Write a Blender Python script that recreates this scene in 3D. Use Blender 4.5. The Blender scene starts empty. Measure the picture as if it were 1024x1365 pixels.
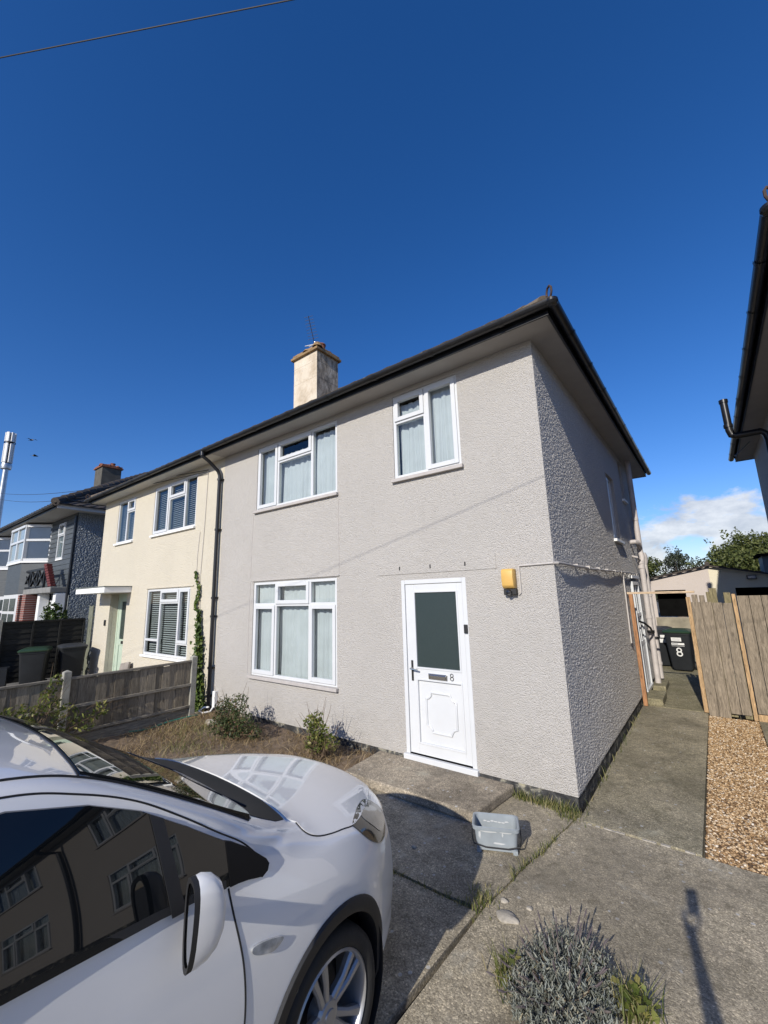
import bpy, bmesh, math, random
import numpy as np
from mathutils import Vector, Matrix
from mathutils.bvhtree import BVHTree
random.seed(7)
RNG = np.random.default_rng(11)
S = bpy.context.scene
COL = S.collection
R = math.radians
PI = math.pi

# ------------------------------------------------------------------ materials
def new_mat(name):
    m = bpy.data.materials.new(name); m.use_nodes = True
    nt = m.node_tree; b = nt.nodes['Principled BSDF']
    return m, nt, b
def nd(nt, t, **kw):
    n = nt.nodes.new(t)
    for k, v in kw.items():
        if k in n.inputs.keys(): n.inputs[k].default_value = v
        else: setattr(n, k, v)
    return n
def coords(nt, scale=(1, 1, 1), rot=(0, 0, 0)):
    tc = nd(nt, 'ShaderNodeTexCoord'); mp = nd(nt, 'ShaderNodeMapping')
    mp.inputs['Scale'].default_value = scale; mp.inputs['Rotation'].default_value = rot
    nt.links.new(tc.outputs['Object'], mp.inputs['Vector'])
    return mp.outputs['Vector']
def ramp(nt, fac, stops):
    r = nd(nt, 'ShaderNodeValToRGB')
    el = r.color_ramp.elements
    while len(el) < len(stops): el.new(0.5)
    for e, (p, c) in zip(el, stops):
        e.position = p; e.color = (c[0], c[1], c[2], 1) if len(c) == 3 else c
    nt.links.new(fac, r.inputs['Fac']); return r.outputs['Color']
def noise(nt, vec, scale, detail=4, rough=.55, dist=0):
    n = nd(nt, 'ShaderNodeTexNoise'); n.inputs['Scale'].default_value = scale
    n.inputs['Detail'].default_value = detail; n.inputs['Roughness'].default_value = rough
    n.inputs['Distortion'].default_value = dist
    nt.links.new(vec, n.inputs['Vector']); return n.outputs['Fac']
def mix(nt, fac, a, b, mode='MIX'):
    m = nd(nt, 'ShaderNodeMix', data_type='RGBA', blend_type=mode)
    for sock, v in ((m.inputs[0], fac), (m.inputs[6], a), (m.inputs[7], b)):
        if isinstance(v, (int, float)): sock.default_value = v
        elif isinstance(v, (tuple, list)): sock.default_value = (*v[:3], 1)
        else: nt.links.new(v, sock)
    return m.outputs[2]
def math_(nt, op, a, b=None):
    m = nd(nt, 'ShaderNodeMath', operation=op)
    for i, v in enumerate((a, b)):
        if v is None: continue
        if isinstance(v, (int, float)): m.inputs[i].default_value = v
        else: nt.links.new(v, m.inputs[i])
    return m.outputs[0]
def bump(nt, b, h, strength, dist=.01):
    n = nd(nt, 'ShaderNodeBump'); n.inputs['Strength'].default_value = strength; n.inputs['Distance'].default_value = dist
    nt.links.new(h, n.inputs['Height']); nt.links.new(n.outputs['Normal'], b.inputs['Normal'])
def simple(name, c, rough=.5, metal=0, var=.12, vs=6, bs=0, bscale=80, spec=.5, coat=0, stretch=(1, 1, 1)):
    m, nt, b = new_mat(name)
    v = coords(nt, stretch)
    if var:
        d = tuple(x * (1 - var) for x in c); l = tuple(min(1, x * (1 + var)) for x in c)
        col = ramp(nt, noise(nt, v, vs), [(.3, d), (.7, l)])
        nt.links.new(col, b.inputs['Base Color'])
    else: b.inputs['Base Color'].default_value = (*c, 1)
    b.inputs['Roughness'].default_value = rough; b.inputs['Metallic'].default_value = metal
    b.inputs['Specular IOR Level'].default_value = spec; b.inputs['Coat Weight'].default_value = coat
    if bs: bump(nt, b, noise(nt, v, bscale, 3), bs)
    return m

def render_mat(name, c, strength=.9, dirt=(.30, .28, .25), dist=.012, rscale=46):
    # rough cast cement render under masonry paint
    m, nt, b = new_mat(name)
    v = coords(nt)
    big = noise(nt, v, .9, 5, .6)
    c2 = tuple(x * .95 for x in c)
    col = ramp(nt, big, [(.35, c2), (.65, c)])
    st = noise(nt, coords(nt, (2.2, 2.2, .35)), 1.6, 5, .65)
    col = mix(nt, math_(nt, 'MULTIPLY', ramp(nt, st, [(.58, (0, 0, 0)), (.8, (1, 1, 1))]), .11), col, dirt)
    # weather streaks and rising splash dirt, kept faint
    sz = nd(nt, 'ShaderNodeSeparateXYZ'); tc2 = nd(nt, 'ShaderNodeTexCoord'); nt.links.new(tc2.outputs['Object'], sz.inputs[0])
    lowz = nd(nt, 'ShaderNodeMapRange'); nt.links.new(sz.outputs[2], lowz.inputs[0])
    lowz.inputs[1].default_value = .1; lowz.inputs[2].default_value = .75; lowz.inputs[3].default_value = .30; lowz.inputs[4].default_value = 0
    spl = noise(nt, coords(nt, (1, 1, 1.6)), 4.5, 6, .7)
    col = mix(nt, math_(nt, 'MULTIPLY', math_(nt, 'ADD', lowz.outputs[0], .06), ramp(nt, spl, [(.42, (0, 0, 0)), (.68, (1, 1, 1))])), col, dirt)
    fine_ = noise(nt, v, 95, 3, .7)
    col = mix(nt, .35, col, ramp(nt, fine_, [(.3, (.80, .79, .78)), (.7, (1.12, 1.12, 1.12))]), 'MULTIPLY')
    nt.links.new(col, b.inputs['Base Color'])
    b.inputs['Roughness'].default_value = .92; b.inputs['Specular IOR Level'].default_value = .2
    n1 = noise(nt, v, rscale, 3, .6, .4)
    vo = nd(nt, 'ShaderNodeTexVoronoi'); vo.inputs['Scale'].default_value = rscale * 1.25; vo.inputs['Randomness'].default_value = 1
    nt.links.new(v, vo.inputs['Vector'])
    h = math_(nt, 'SUBTRACT', n1, math_(nt, 'MULTIPLY', vo.outputs['Distance'], .55))
    bump(nt, b, h, strength, dist)
    return m

def concrete_mat(name, base, moss=0.0, scale=1.0):
    m, nt, b = new_mat(name)
    v = coords(nt)
    big = noise(nt, v, 1.3 * scale, 6, .6, .3)
    dk = tuple(x * .60 for x in base); lt = tuple(x * 1.15 for x in base)
    col = ramp(nt, big, [(.32, dk), (.5, base), (.72, lt)])
    # exposed aggregate
    vo = nd(nt, 'ShaderNodeTexVoronoi'); vo.inputs['Scale'].default_value = 120; nt.links.new(v, vo.inputs['Vector'])
    sp = nd(nt, 'ShaderNodeSeparateColor'); nt.links.new(vo.outputs['Color'], sp.inputs[0])
    ag = ramp(nt, sp.outputs[0], [(.0, (.55, .54, .52)), (.5, (.85, .84, .82)), (.8, (1.05, 1.04, 1.0)), (.95, (1.35, 1.32, 1.27)), (1, (1.75, 1.7, 1.6))])
    col = mix(nt, 1.0, col, ag, 'MULTIPLY')
    vo2 = nd(nt, 'ShaderNodeTexVoronoi'); vo2.inputs['Scale'].default_value = 23; nt.links.new(v, vo2.inputs['Vector'])
    sp2 = nd(nt, 'ShaderNodeSeparateColor'); nt.links.new(vo2.outputs['Color'], sp2.inputs[0])
    big_st = math_(nt, 'MULTIPLY', math_(nt, 'GREATER_THAN', sp2.outputs[1], .95), math_(nt, 'LESS_THAN', vo2.outputs['Distance'], .28))
    col = mix(nt, math_(nt, 'MULTIPLY', big_st, .8), col, tuple(min(.5, x * 2.6) for x in base))
    stn = noise(nt, v, .75, 7, .66, .6)
    col = mix(nt, math_(nt, 'MULTIPLY', ramp(nt, stn, [(.44, (0, 0, 0)), (.60, (1, 1, 1))]), .62), col, tuple(x * .46 for x in base))
    mid = noise(nt, v, 13, 5, .7, .4)
    col = mix(nt, .75, col, ramp(nt, mid, [(.32, (.62, .61, .58)), (.5, (1, 1, 1)), (.68, (1.3, 1.28, 1.22))]), 'MULTIPLY')
    fine = noise(nt, v, 160, 3, .7)
    col = mix(nt, .55, col, ramp(nt, fine, [(.3, (.5, .49, .47)), (.7, (1.4, 1.38, 1.33))]), 'MULTIPLY')
    # lichen and pale worn patches
    pa = noise(nt, v, 2.7, 7, .68, .5)
    col = mix(nt, math_(nt, 'MULTIPLY', ramp(nt, pa, [(.58, (0, 0, 0)), (.72, (1, 1, 1))]), .28), col, tuple(min(.6, x * 1.9) for x in base))
    if moss:
        mo = noise(nt, v, 1.9, 6, .7, .2)
        col = mix(nt, math_(nt, 'MULTIPLY', ramp(nt, mo, [(.38, (0, 0, 0)), (.62, (1, 1, 1))]), moss), col, (.085, .085, .035))
    nt.links.new(col, b.inputs['Base Color'])
    b.inputs['Roughness'].default_value = .95; b.inputs['Specular IOR Level'].default_value = .25
    h = math_(nt, 'ADD', math_(nt, 'MULTIPLY', vo.outputs['Distance'], -.8), math_(nt, 'MULTIPLY', fine, .8))
    bump(nt, b, h, .5, .005)
    return m

def wood_mat(name, c, island=.45, grain_axis='Z', grey=.0):
    m, nt, b = new_mat(name)
    sc = {'Z': (13, 13, 1.3), 'X': (1.3, 13, 13), 'Y': (13, 1.3, 13)}[grain_axis]
    v = coords(nt, sc)
    geo = nd(nt, 'ShaderNodeNewGeometry')
    n1 = noise(nt, v, 3.2, 6, .7, 1.2)
    n2 = noise(nt, coords(nt, tuple(s * 3 for s in sc)), 4, 4, .6)
    col = ramp(nt, n1, [(.3, tuple(x * .45 for x in c)), (.5, c), (.7, tuple(x * 1.55 for x in c))])
    col = mix(nt, .5, col, ramp(nt, n2, [(.3, (.6, .58, .55)), (.7, (1.25, 1.25, 1.25))]), 'MULTIPLY')
    isl = ramp(nt, geo.outputs['Random Per Island'], [(0, (1 - island,) * 3), (1, (1 + island,) * 3)])
    col = mix(nt, 1.0, col, isl, 'MULTIPLY')
    kn = nd(nt, 'ShaderNodeTexVoronoi'); kn.inputs['Scale'].default_value = 1.0
    ks = {'Z': (5, 5, 2.2), 'X': (2.2, 5, 5), 'Y': (5, 2.2, 5)}[grain_axis]
    nt.links.new(coords(nt, ks), kn.inputs['Vector'])
    col = mix(nt, ramp(nt, kn.outputs['Distance'], [(.04, (.75,) * 3), (.12, (0, 0, 0))]), col, tuple(x * .3 for x in c))
    nt.links.new(col, b.inputs['Base Color'])
    b.inputs['Roughness'].default_value = .85; b.inputs['Specular IOR Level'].default_value = .25
    bump(nt, b, n1, .35, .006)
    return m

def island_mat(name, stops, rough=.6, sub=0.0, spec=.3, vs=0):
    # colour picked per loose piece (leaf, stone, blade)
    m, nt, b = new_mat(name)
    geo = nd(nt, 'ShaderNodeNewGeometry')
    col = ramp(nt, geo.outputs['Random Per Island'], stops)
    if vs:
        col = mix(nt, .6, col, ramp(nt, noise(nt, coords(nt), vs, 3), [(.3, (.45, .45, .45)), (.7, (1.35, 1.35, 1.3))]), 'MULTIPLY')
    nt.links.new(col, b.inputs['Base Color'])
    b.inputs['Roughness'].default_value = rough; b.inputs['Specular IOR Level'].default_value = spec
    if sub:
        tr = nd(nt, 'ShaderNodeBsdfTranslucent'); nt.links.new(col, tr.inputs['Color'])
        mx = nd(nt, 'ShaderNodeMixShader'); mx.inputs[0].default_value = sub
        nt.links.new(b.outputs[0], mx.inputs[1]); nt.links.new(tr.outputs[0], mx.inputs[2])
        nt.links.new(mx.outputs[0], nt.nodes['Material Output'].inputs['Surface'])
    return m

def glass_mat(name, tint=(.80, .86, .85), ior=1.5, bumpy=0):
    m, nt, b = new_mat(name); nt.nodes.remove(b)
    fr = nd(nt, 'ShaderNodeFresnel'); fr.inputs['IOR'].default_value = ior
    tr = nd(nt, 'ShaderNodeBsdfTransparent'); tr.inputs['Color'].default_value = (*tint, 1)
    gl = nd(nt, 'ShaderNodeBsdfGlossy'); gl.inputs['Roughness'].default_value = .01
    v = coords(nt)
    bn = nd(nt, 'ShaderNodeBump'); bn.inputs['Strength'].default_value = .05 if not bumpy else bumpy; bn.inputs['Distance'].default_value = .02
    nt.links.new(noise(nt, v, 2.0 if not bumpy else 60, 2), bn.inputs['Height'])
    nt.links.new(bn.outputs[0], gl.inputs['Normal'])
    mx = nd(nt, 'ShaderNodeMixShader')
    nt.links.new(math_(nt, 'MULTIPLY', fr.outputs[0], 1.6), mx.inputs[0])
    nt.links.new(tr.outputs[0], mx.inputs[1]); nt.links.new(gl.outputs[0], mx.inputs[2])
    nt.links.new(mx.outputs[0], nt.nodes['Material Output'].inputs['Surface'])
    return m

def tile_mat(name, c):
    m, nt, b = new_mat(name)
    v = coords(nt)
    geo = nd(nt, 'ShaderNodeNewGeometry')
    col = ramp(nt, noise(nt, v, 7, 5, .7), [(.3, tuple(x * .55 for x in c)), (.5, c), (.7, (c[0] * 1.5, c[1] * 1.45, c[2] * 1.25))])
    li = noise(nt, v, 24, 4, .7)
    col = mix(nt, math_(nt, 'MULTIPLY', ramp(nt, li, [(.6, (0, 0, 0)), (.68, (1, 1, 1))]), .6), col, (.30, .27, .17))
    nt.links.new(col, b.inputs['Base Color']); b.inputs['Roughness'].default_value = .9
    bump(nt, b, noise(nt, v, 60, 3), .4, .006)
    return m

def brick_mat(name):
    m, nt, b = new_mat(name)
    br = nd(nt, 'ShaderNodeTexBrick'); br.inputs['Scale'].default_value = 1
    br.inputs['Brick Width'].default_value = .225; br.inputs['Row Height'].default_value = .075; br.inputs['Mortar Size'].default_value = .008
    br.inputs['Color1'].default_value = (.20, .055, .035, 1); br.inputs['Color2'].default_value = (.13, .038, .028, 1); br.inputs['Mortar'].default_value = (.32, .29, .26, 1)
    nt.links.new(coords(nt, (1, 1, 1), (R(90), 0, 0)), br.inputs['Vector'])
    nt.links.new(br.outputs['Color'], b.inputs['Base Color']); b.inputs['Roughness'].default_value = .9
    return m

def plinth_mat(name):
    m, nt, b = new_mat(name)
    v = coords(nt)
    col = ramp(nt, noise(nt, v, 5, 6, .7, .5), [(.42, (.022, .022, .023)), (.54, (.06, .06, .058)), (.62, (.30, .28, .22)), (.75, (.42, .37, .24))])
    nt.links.new(col, b.inputs['Base Color']); b.inputs['Roughness'].default_value = .9
    bump(nt, b, noise(nt, v, 30, 5), .9, .02)
    return m

def chimney_mat(name):
    m, nt, b = new_mat(name)
    v = coords(nt)
    col = ramp(nt, noise(nt, v, 2.2, 6, .7, .3), [(.35, (.42, .34, .24)), (.52, (.58, .50, .39)), (.7, (.66, .60, .49))])
    st = noise(nt, coords(nt, (4, 4, 1.2)), 3, 7, .75)
    # dark brown mottling, much heavier on faces turned towards +x
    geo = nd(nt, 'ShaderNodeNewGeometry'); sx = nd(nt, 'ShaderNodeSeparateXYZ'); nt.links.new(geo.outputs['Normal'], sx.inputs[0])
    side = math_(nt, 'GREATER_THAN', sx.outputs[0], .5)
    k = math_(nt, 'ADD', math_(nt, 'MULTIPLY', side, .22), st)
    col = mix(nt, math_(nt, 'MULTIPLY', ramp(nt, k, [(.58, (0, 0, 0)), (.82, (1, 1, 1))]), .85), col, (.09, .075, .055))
    nt.links.new(col, b.inputs['Base Color']); b.inputs['Roughness'].default_value = .95
    bump(nt, b, noise(nt, v, 40, 4), .5, .01)
    return m

def clad_mat(name):
    m, nt, b = new_mat(name)
    v = coords(nt)
    col = ramp(nt, noise(nt, coords(nt, (1, 1, 6)), 3, 4), [(.3, (.050, .058, .064)), (.7, (.075, .085, .092))])
    nt.links.new(col, b.inputs['Base Color']); b.inputs['Roughness'].default_value = .55
    return m

M = dict(
    render_grey=render_mat('greige_render', (.520, .494, .458), .9, dist=.021, rscale=74),
    render_flank=render_mat('greige_roughcast', (.520, .494, .458), .12, dist=.01, rscale=90),
    render_cream=render_mat('cream_render', (.595, .546, .442), .7, dist=.024),
    render_right=render_mat('beige_render', (.46, .42, .37), .6),
    render_blue=render_mat('blue_grey_roughcast', (.31, .34, .36), 1.0, (.14, .15, .16), .06, 22),
    garage_pink=render_mat('pinkish_garage_paint', (.52, .46, .42), .4),
    garage_cream=render_mat('cream_garage_paint', (.66, .60, .46), .4),
    block=simple('garage_block', (.26, .23, .17), .95, var=.3, vs=3, bs=.5, bscale=40),
    plinth=plinth_mat('peeling_bitumen_plinth'),
    upvc=simple('white_upvc', (.585, .595, .60), .28, var=.03, vs=3, spec=.5),
    upvc_green=simple('sage_green_door', (.42, .50, .40), .4, var=.06),
    white=simple('white_gloss', (.78, .78, .76), .45, var=.06, vs=4),
    sill=simple('painted_sill', (.42, .39, .365), .8, var=.08, vs=12, bs=.2, bscale=60),
    soffit=simple('painted_soffit', (.34, .32, .30), .8, var=.07, vs=2.5),
    soffit_white=simple('white_soffit', (.52, .50, .46), .7, var=.05),
    gutter=simple('black_plastic', (.012, .012, .013), .32, var=.3, vs=9),
    iron=simple('rusty_iron', (.05, .03, .022), .8, var=.4, vs=20),
    pipe=simple('painted_pipe', (.45, .41, .385), .6, var=.1, vs=7),
    conduit=simple('painted_conduit', (.46, .43, .40), .7, var=.05),
    tiles=tile_mat('concrete_tiles', (.085, .068, .055)),
    hip=tile_mat('hip_tiles', (.13, .105, .08)),
    cap=tile_mat('lichened_cap', (.24, .155, .075)),
    tiles_dark=tile_mat('dark_tiles', (.055, .045, .04)),
    chimney=chimney_mat('weathered_chimney'),
    chimney_dark=simple('dark_chimney_render', (.085, .08, .068), .95, var=.25, vs=3, bs=.3),
    terracotta=simple('terracotta', (.20, .075, .04), .85, var=.3, vs=12, bs=.4, bscale=40),
    glass=glass_mat('window_glass'),
    glass_obscure=simple('obscure_glass', (.030, .043, .040), .14, var=.5, vs=160, bs=.35, bscale=240, spec=.6),
    curtain=simple('net_curtain', (.54, .545, .58), .9, var=.07, vs=3),
    blind=simple('grey_blind', (.42, .43, .45), .6, var=.04),
    dark=simple('dark_interior', (.006, .006, .006), .9, var=.2, spec=0),
    room=simple('dim_room', (.16, .155, .15), .9, var=.1),
    concrete=concrete_mat('aggregate_concrete', (.405, .36, .283), .10),
    concrete2=concrete_mat('aggregate_concrete_path', (.365, .33, .252), .22),
    concrete_moss=concrete_mat('mossy_concrete', (.32, .29, .20), .4),
    step=concrete_mat('step_concrete', (.36, .315, .255)),
    mortar=simple('pale_mortar', (.34, .31, .26), .95, var=.3, vs=20, bs=.5),
    post_conc=simple('concrete_post', (.30, .29, .25), .95, var=.22, vs=8, bs=.5, bscale=60),
    joint=simple('mossy_joint_dirt', (.16, .14, .075), .95, var=.5, vs=30, bs=.8, bscale=60),
    soil=simple('dry_soil', (.155, .112, .075), .95, var=.4, vs=9, bs=.9, bscale=22),
    earth=simple('grey_earth', (.12, .11, .09), .95, var=.3, vs=3, bs=.6, bscale=30),
    fence_grey=wood_mat('weathered_fence_board', (.21, .180, .135), .35),
    fence_rail=wood_mat('weathered_rail', (.22, .198, .16), .2, 'Y'),
    fence_warm=wood_mat('bare_fence_board', (.255, .212, .162), .3),
    timber=wood_mat('fresh_batten', (.43, .29, .16), .15),
    timber_red=wood_mat('stained_post', (.33, .17, .085), .1),
    lintel_wood=wood_mat('pale_lintel', (.52, .40, .28), .1, 'X'),
    old_post=wood_mat('old_green_post', (.22, .19, .11), .2),
    fence_dark=wood_mat('dark_painted_fence', (.022, .022, .02), .25, 'Y'),
    gate_green=wood_mat('pale_green_slats', (.24, .25, .19), .3),
    bin=simple('charcoal_bin_plastic', (.018, .020, .023), .5, spec=.3, var=.15, vs=4, bs=.1, bscale=200),
    bin_lid=simple('dark_green_lid', (.020, .045, .022), .45, var=.15),
    bin_lid_grey=simple('charcoal_lid', (.035, .038, .042), .45, var=.15),
    rubber=simple('black_rubber', (.014, .014, .014), .75, var=.2, vs=20, bs=.2),
    sticker=simple('white_sticker', (.72, .72, .70), .6, var=.08, vs=30),
    sticker_grey=simple('grey_print', (.22, .23, .24), .7, var=.2, vs=60),
    bucket=simple('grey_bucket_plastic', (.27, .30, .32), .45, var=.12, vs=8),
    paint_splash=simple('white_paint_splash', (.50, .51, .51), .55, var=.05),
    steel=simple('galvanised_steel', (.42, .44, .46), .38, .85, var=.12, vs=4),
    chrome=simple('chrome', (.62, .62, .62), .12, 1, var=0),
    yellow=simple('yellow_plastic', (.62, .38, .10), .5, var=.06),
    black=simple('black_plastic_matt', (.014, .014, .014), .5, var=.2),
    white_plain=simple('white_plastic', (.72, .72, .70), .5, var=.05),
    hose=simple('green_hose', (.03, .16, .12), .45, var=.1),
    stone=simple('pale_stone', (.34, .31, .26), .9, var=.3, vs=20, bs=.6, bscale=40),
    slab=simple('grey_paving_slab', (.26, .23, .20), .92, var=.2, vs=9, bs=.3),
    wire=simple('black_cable', (.015, .015, .016), .6, var=.1),
    clad=clad_mat('dark_grey_cladding'),
    clad_light=simple('grey_green_cladding', (.14, .155, .14), .6, var=.12),
    brick=brick_mat('red_brick'),
    red_tile=simple('red_porch_tile', (.12, .022, .02), .7, var=.3, vs=10),
    porch_slab=simple('grey_porch_slab', (.20, .20, .19), .9, var=.2, vs=5),
    leaf=island_mat('shrub_leaf', [(0, (.022, .045, .012)), (.5, (.05, .085, .022)), (1, (.11, .14, .035))], .5, .25),
    leaf_yellow=island_mat('yellow_green_leaf', [(0, (.05, .075, .015)), (.5, (.12, .15, .03)), (.8, (.22, .23, .06)), (1, (.30, .26, .09))], .5, .3),
    leaf_red=island_mat('mixed_shrub_leaf', [(0, (.03, .05, .02)), (.55, (.065, .09, .03)), (.8, (.11, .12, .045)), (1, (.17, .085, .05))], .5, .25),
    leaf_tree=island_mat('tree_leaf', [(0, (.045, .060, .016)), (.5, (.095, .115, .030)), (1, (.165, .175, .055))], .55, .3),
    leaf_tree2=island_mat('grey_tree_leaf', [(0, (.03, .042, .022)), (.5, (.05, .062, .035)), (1, (.09, .10, .06))], .6, .25),
    leaf_ivy=island_mat('ivy_leaf', [(0, (.03, .06, .012)), (.6, (.075, .12, .022)), (1, (.15, .18, .04))], .45, .2),
    lavender=island_mat('lavender_leaf', [(0, (.09, .095, .075)), (.4, (.19, .205, .175)), (.8, (.29, .31, .28)), (1, (.36, .32, .22))], .75, .2),
    lav_flower=island_mat('dead_lavender_spike', [(0, (.07, .055, .06)), (.6, (.12, .10, .10)), (1, (.20, .17, .14))], .8),
    grass=island_mat('green_grass', [(0, (.06, .08, .018)), (.4, (.13, .15, .04)), (.7, (.25, .24, .09)), (1, (.42, .35, .19))], .55, .3),
    drygrass=island_mat('dry_grass', [(0, (.10, .065, .030)), (.45, (.21, .145, .07)), (.8, (.34, .25, .13)), (1, (.46, .36, .22))], .8, .15),
    petal=island_mat('white_petal', [(0, (.55, .55, .50)), (1, (.75, .75, .72))], .6, .3),
    bark=simple('bark', (.08, .06, .045), .95, var=.3, vs=12, bs=.8, bscale=30),
    twig=simple('dry_twig', (.13, .09, .055), .9, var=.3, vs=20),
    gravel=island_mat('golden_gravel', [(0, (.15, .085, .040)), (.3, (.33, .205, .10)), (.6, (.47, .32, .175)), (.88, (.60, .46, .30)), (1, (.66, .60, .52))], .75, 0, .35, 40),
    gravel_bed=simple('gravel_bed', (.14, .085, .045), .95, var=.5, vs=60, bs=.8, bscale=90),
)
def car_paint():
    m, nt, b = new_mat('white_car_paint')
    col = ramp(nt, noise(nt, coords(nt), 3, 3), [(.3, (.715, .71, .695)), (.7, (.745, .74, .725))])
    nt.links.new(col, b.inputs['Base Color'])
    b.inputs['Roughness'].default_value = .35; b.inputs['Coat Weight'].default_value = 1.0; b.inputs['Coat Roughness'].default_value = .02
    b.inputs['Coat IOR'].default_value = 1.6
    return m
M['paint'] = car_paint()
def dark_glass():
    m, nt, b = new_mat('tinted_car_glass')
    col = ramp(nt, noise(nt, coords(nt), 2, 2), [(.3, (.004, .005, .006)), (.7, (.008, .009, .010))])
    nt.links.new(col, b.inputs['Base Color'])
    b.inputs['Roughness'].default_value = .015; b.inputs['IOR'].default_value = 1.52; b.inputs['Specular IOR Level'].default_value = .5
    return m
M['carglass'] = dark_glass()
M['gap'] = simple('shut_line_black', (.006, .006, .006), .7, var=.1)
M['trim'] = simple('black_car_trim', (.016, .016, .017), .6, var=.15, bs=.15, bscale=300)
M['gloss_black'] = simple('gloss_black_panel', (.010, .010, .011), .12, var=.1)
M['alloy'] = simple('silver_alloy', (.34, .34, .34), .32, .55, var=.05)
M['lamp_inner'] = simple('headlight_projector', (.10, .105, .11), .1, .5, var=.7, vs=30, coat=1)
M['pillar_black'] = simple('pillar_black', (.007, .007, .008), .55, spec=.2)
M['lens'] = simple('clear_lens', (.42, .43, .43), .08, .4, var=.4, vs=25, coat=1)
M['lamp_dark'] = simple('headlight_inside', (.016, .017, .019), .12, .1, var=.6, vs=14, coat=.6)
M['mirror_glass'] = simple('mirror_glass', (.7, .7, .7), .02, 1, var=0)
M['red_lens'] = simple('red_lens', (.3, .01, .01), .1, var=.2, coat=1)
M['skin'] = simple('skin', (.42, .25, .17), .6, var=.08)
M['cloth'] = simple('navy_cloth', (.03, .04, .07), .9, var=.15, vs=12)
M['jeans'] = simple('jeans', (.05, .07, .12), .9, var=.15, vs=12)
M['hair'] = simple('brown_hair', (.04, .025, .015), .7, var=.3, vs=40)

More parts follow.
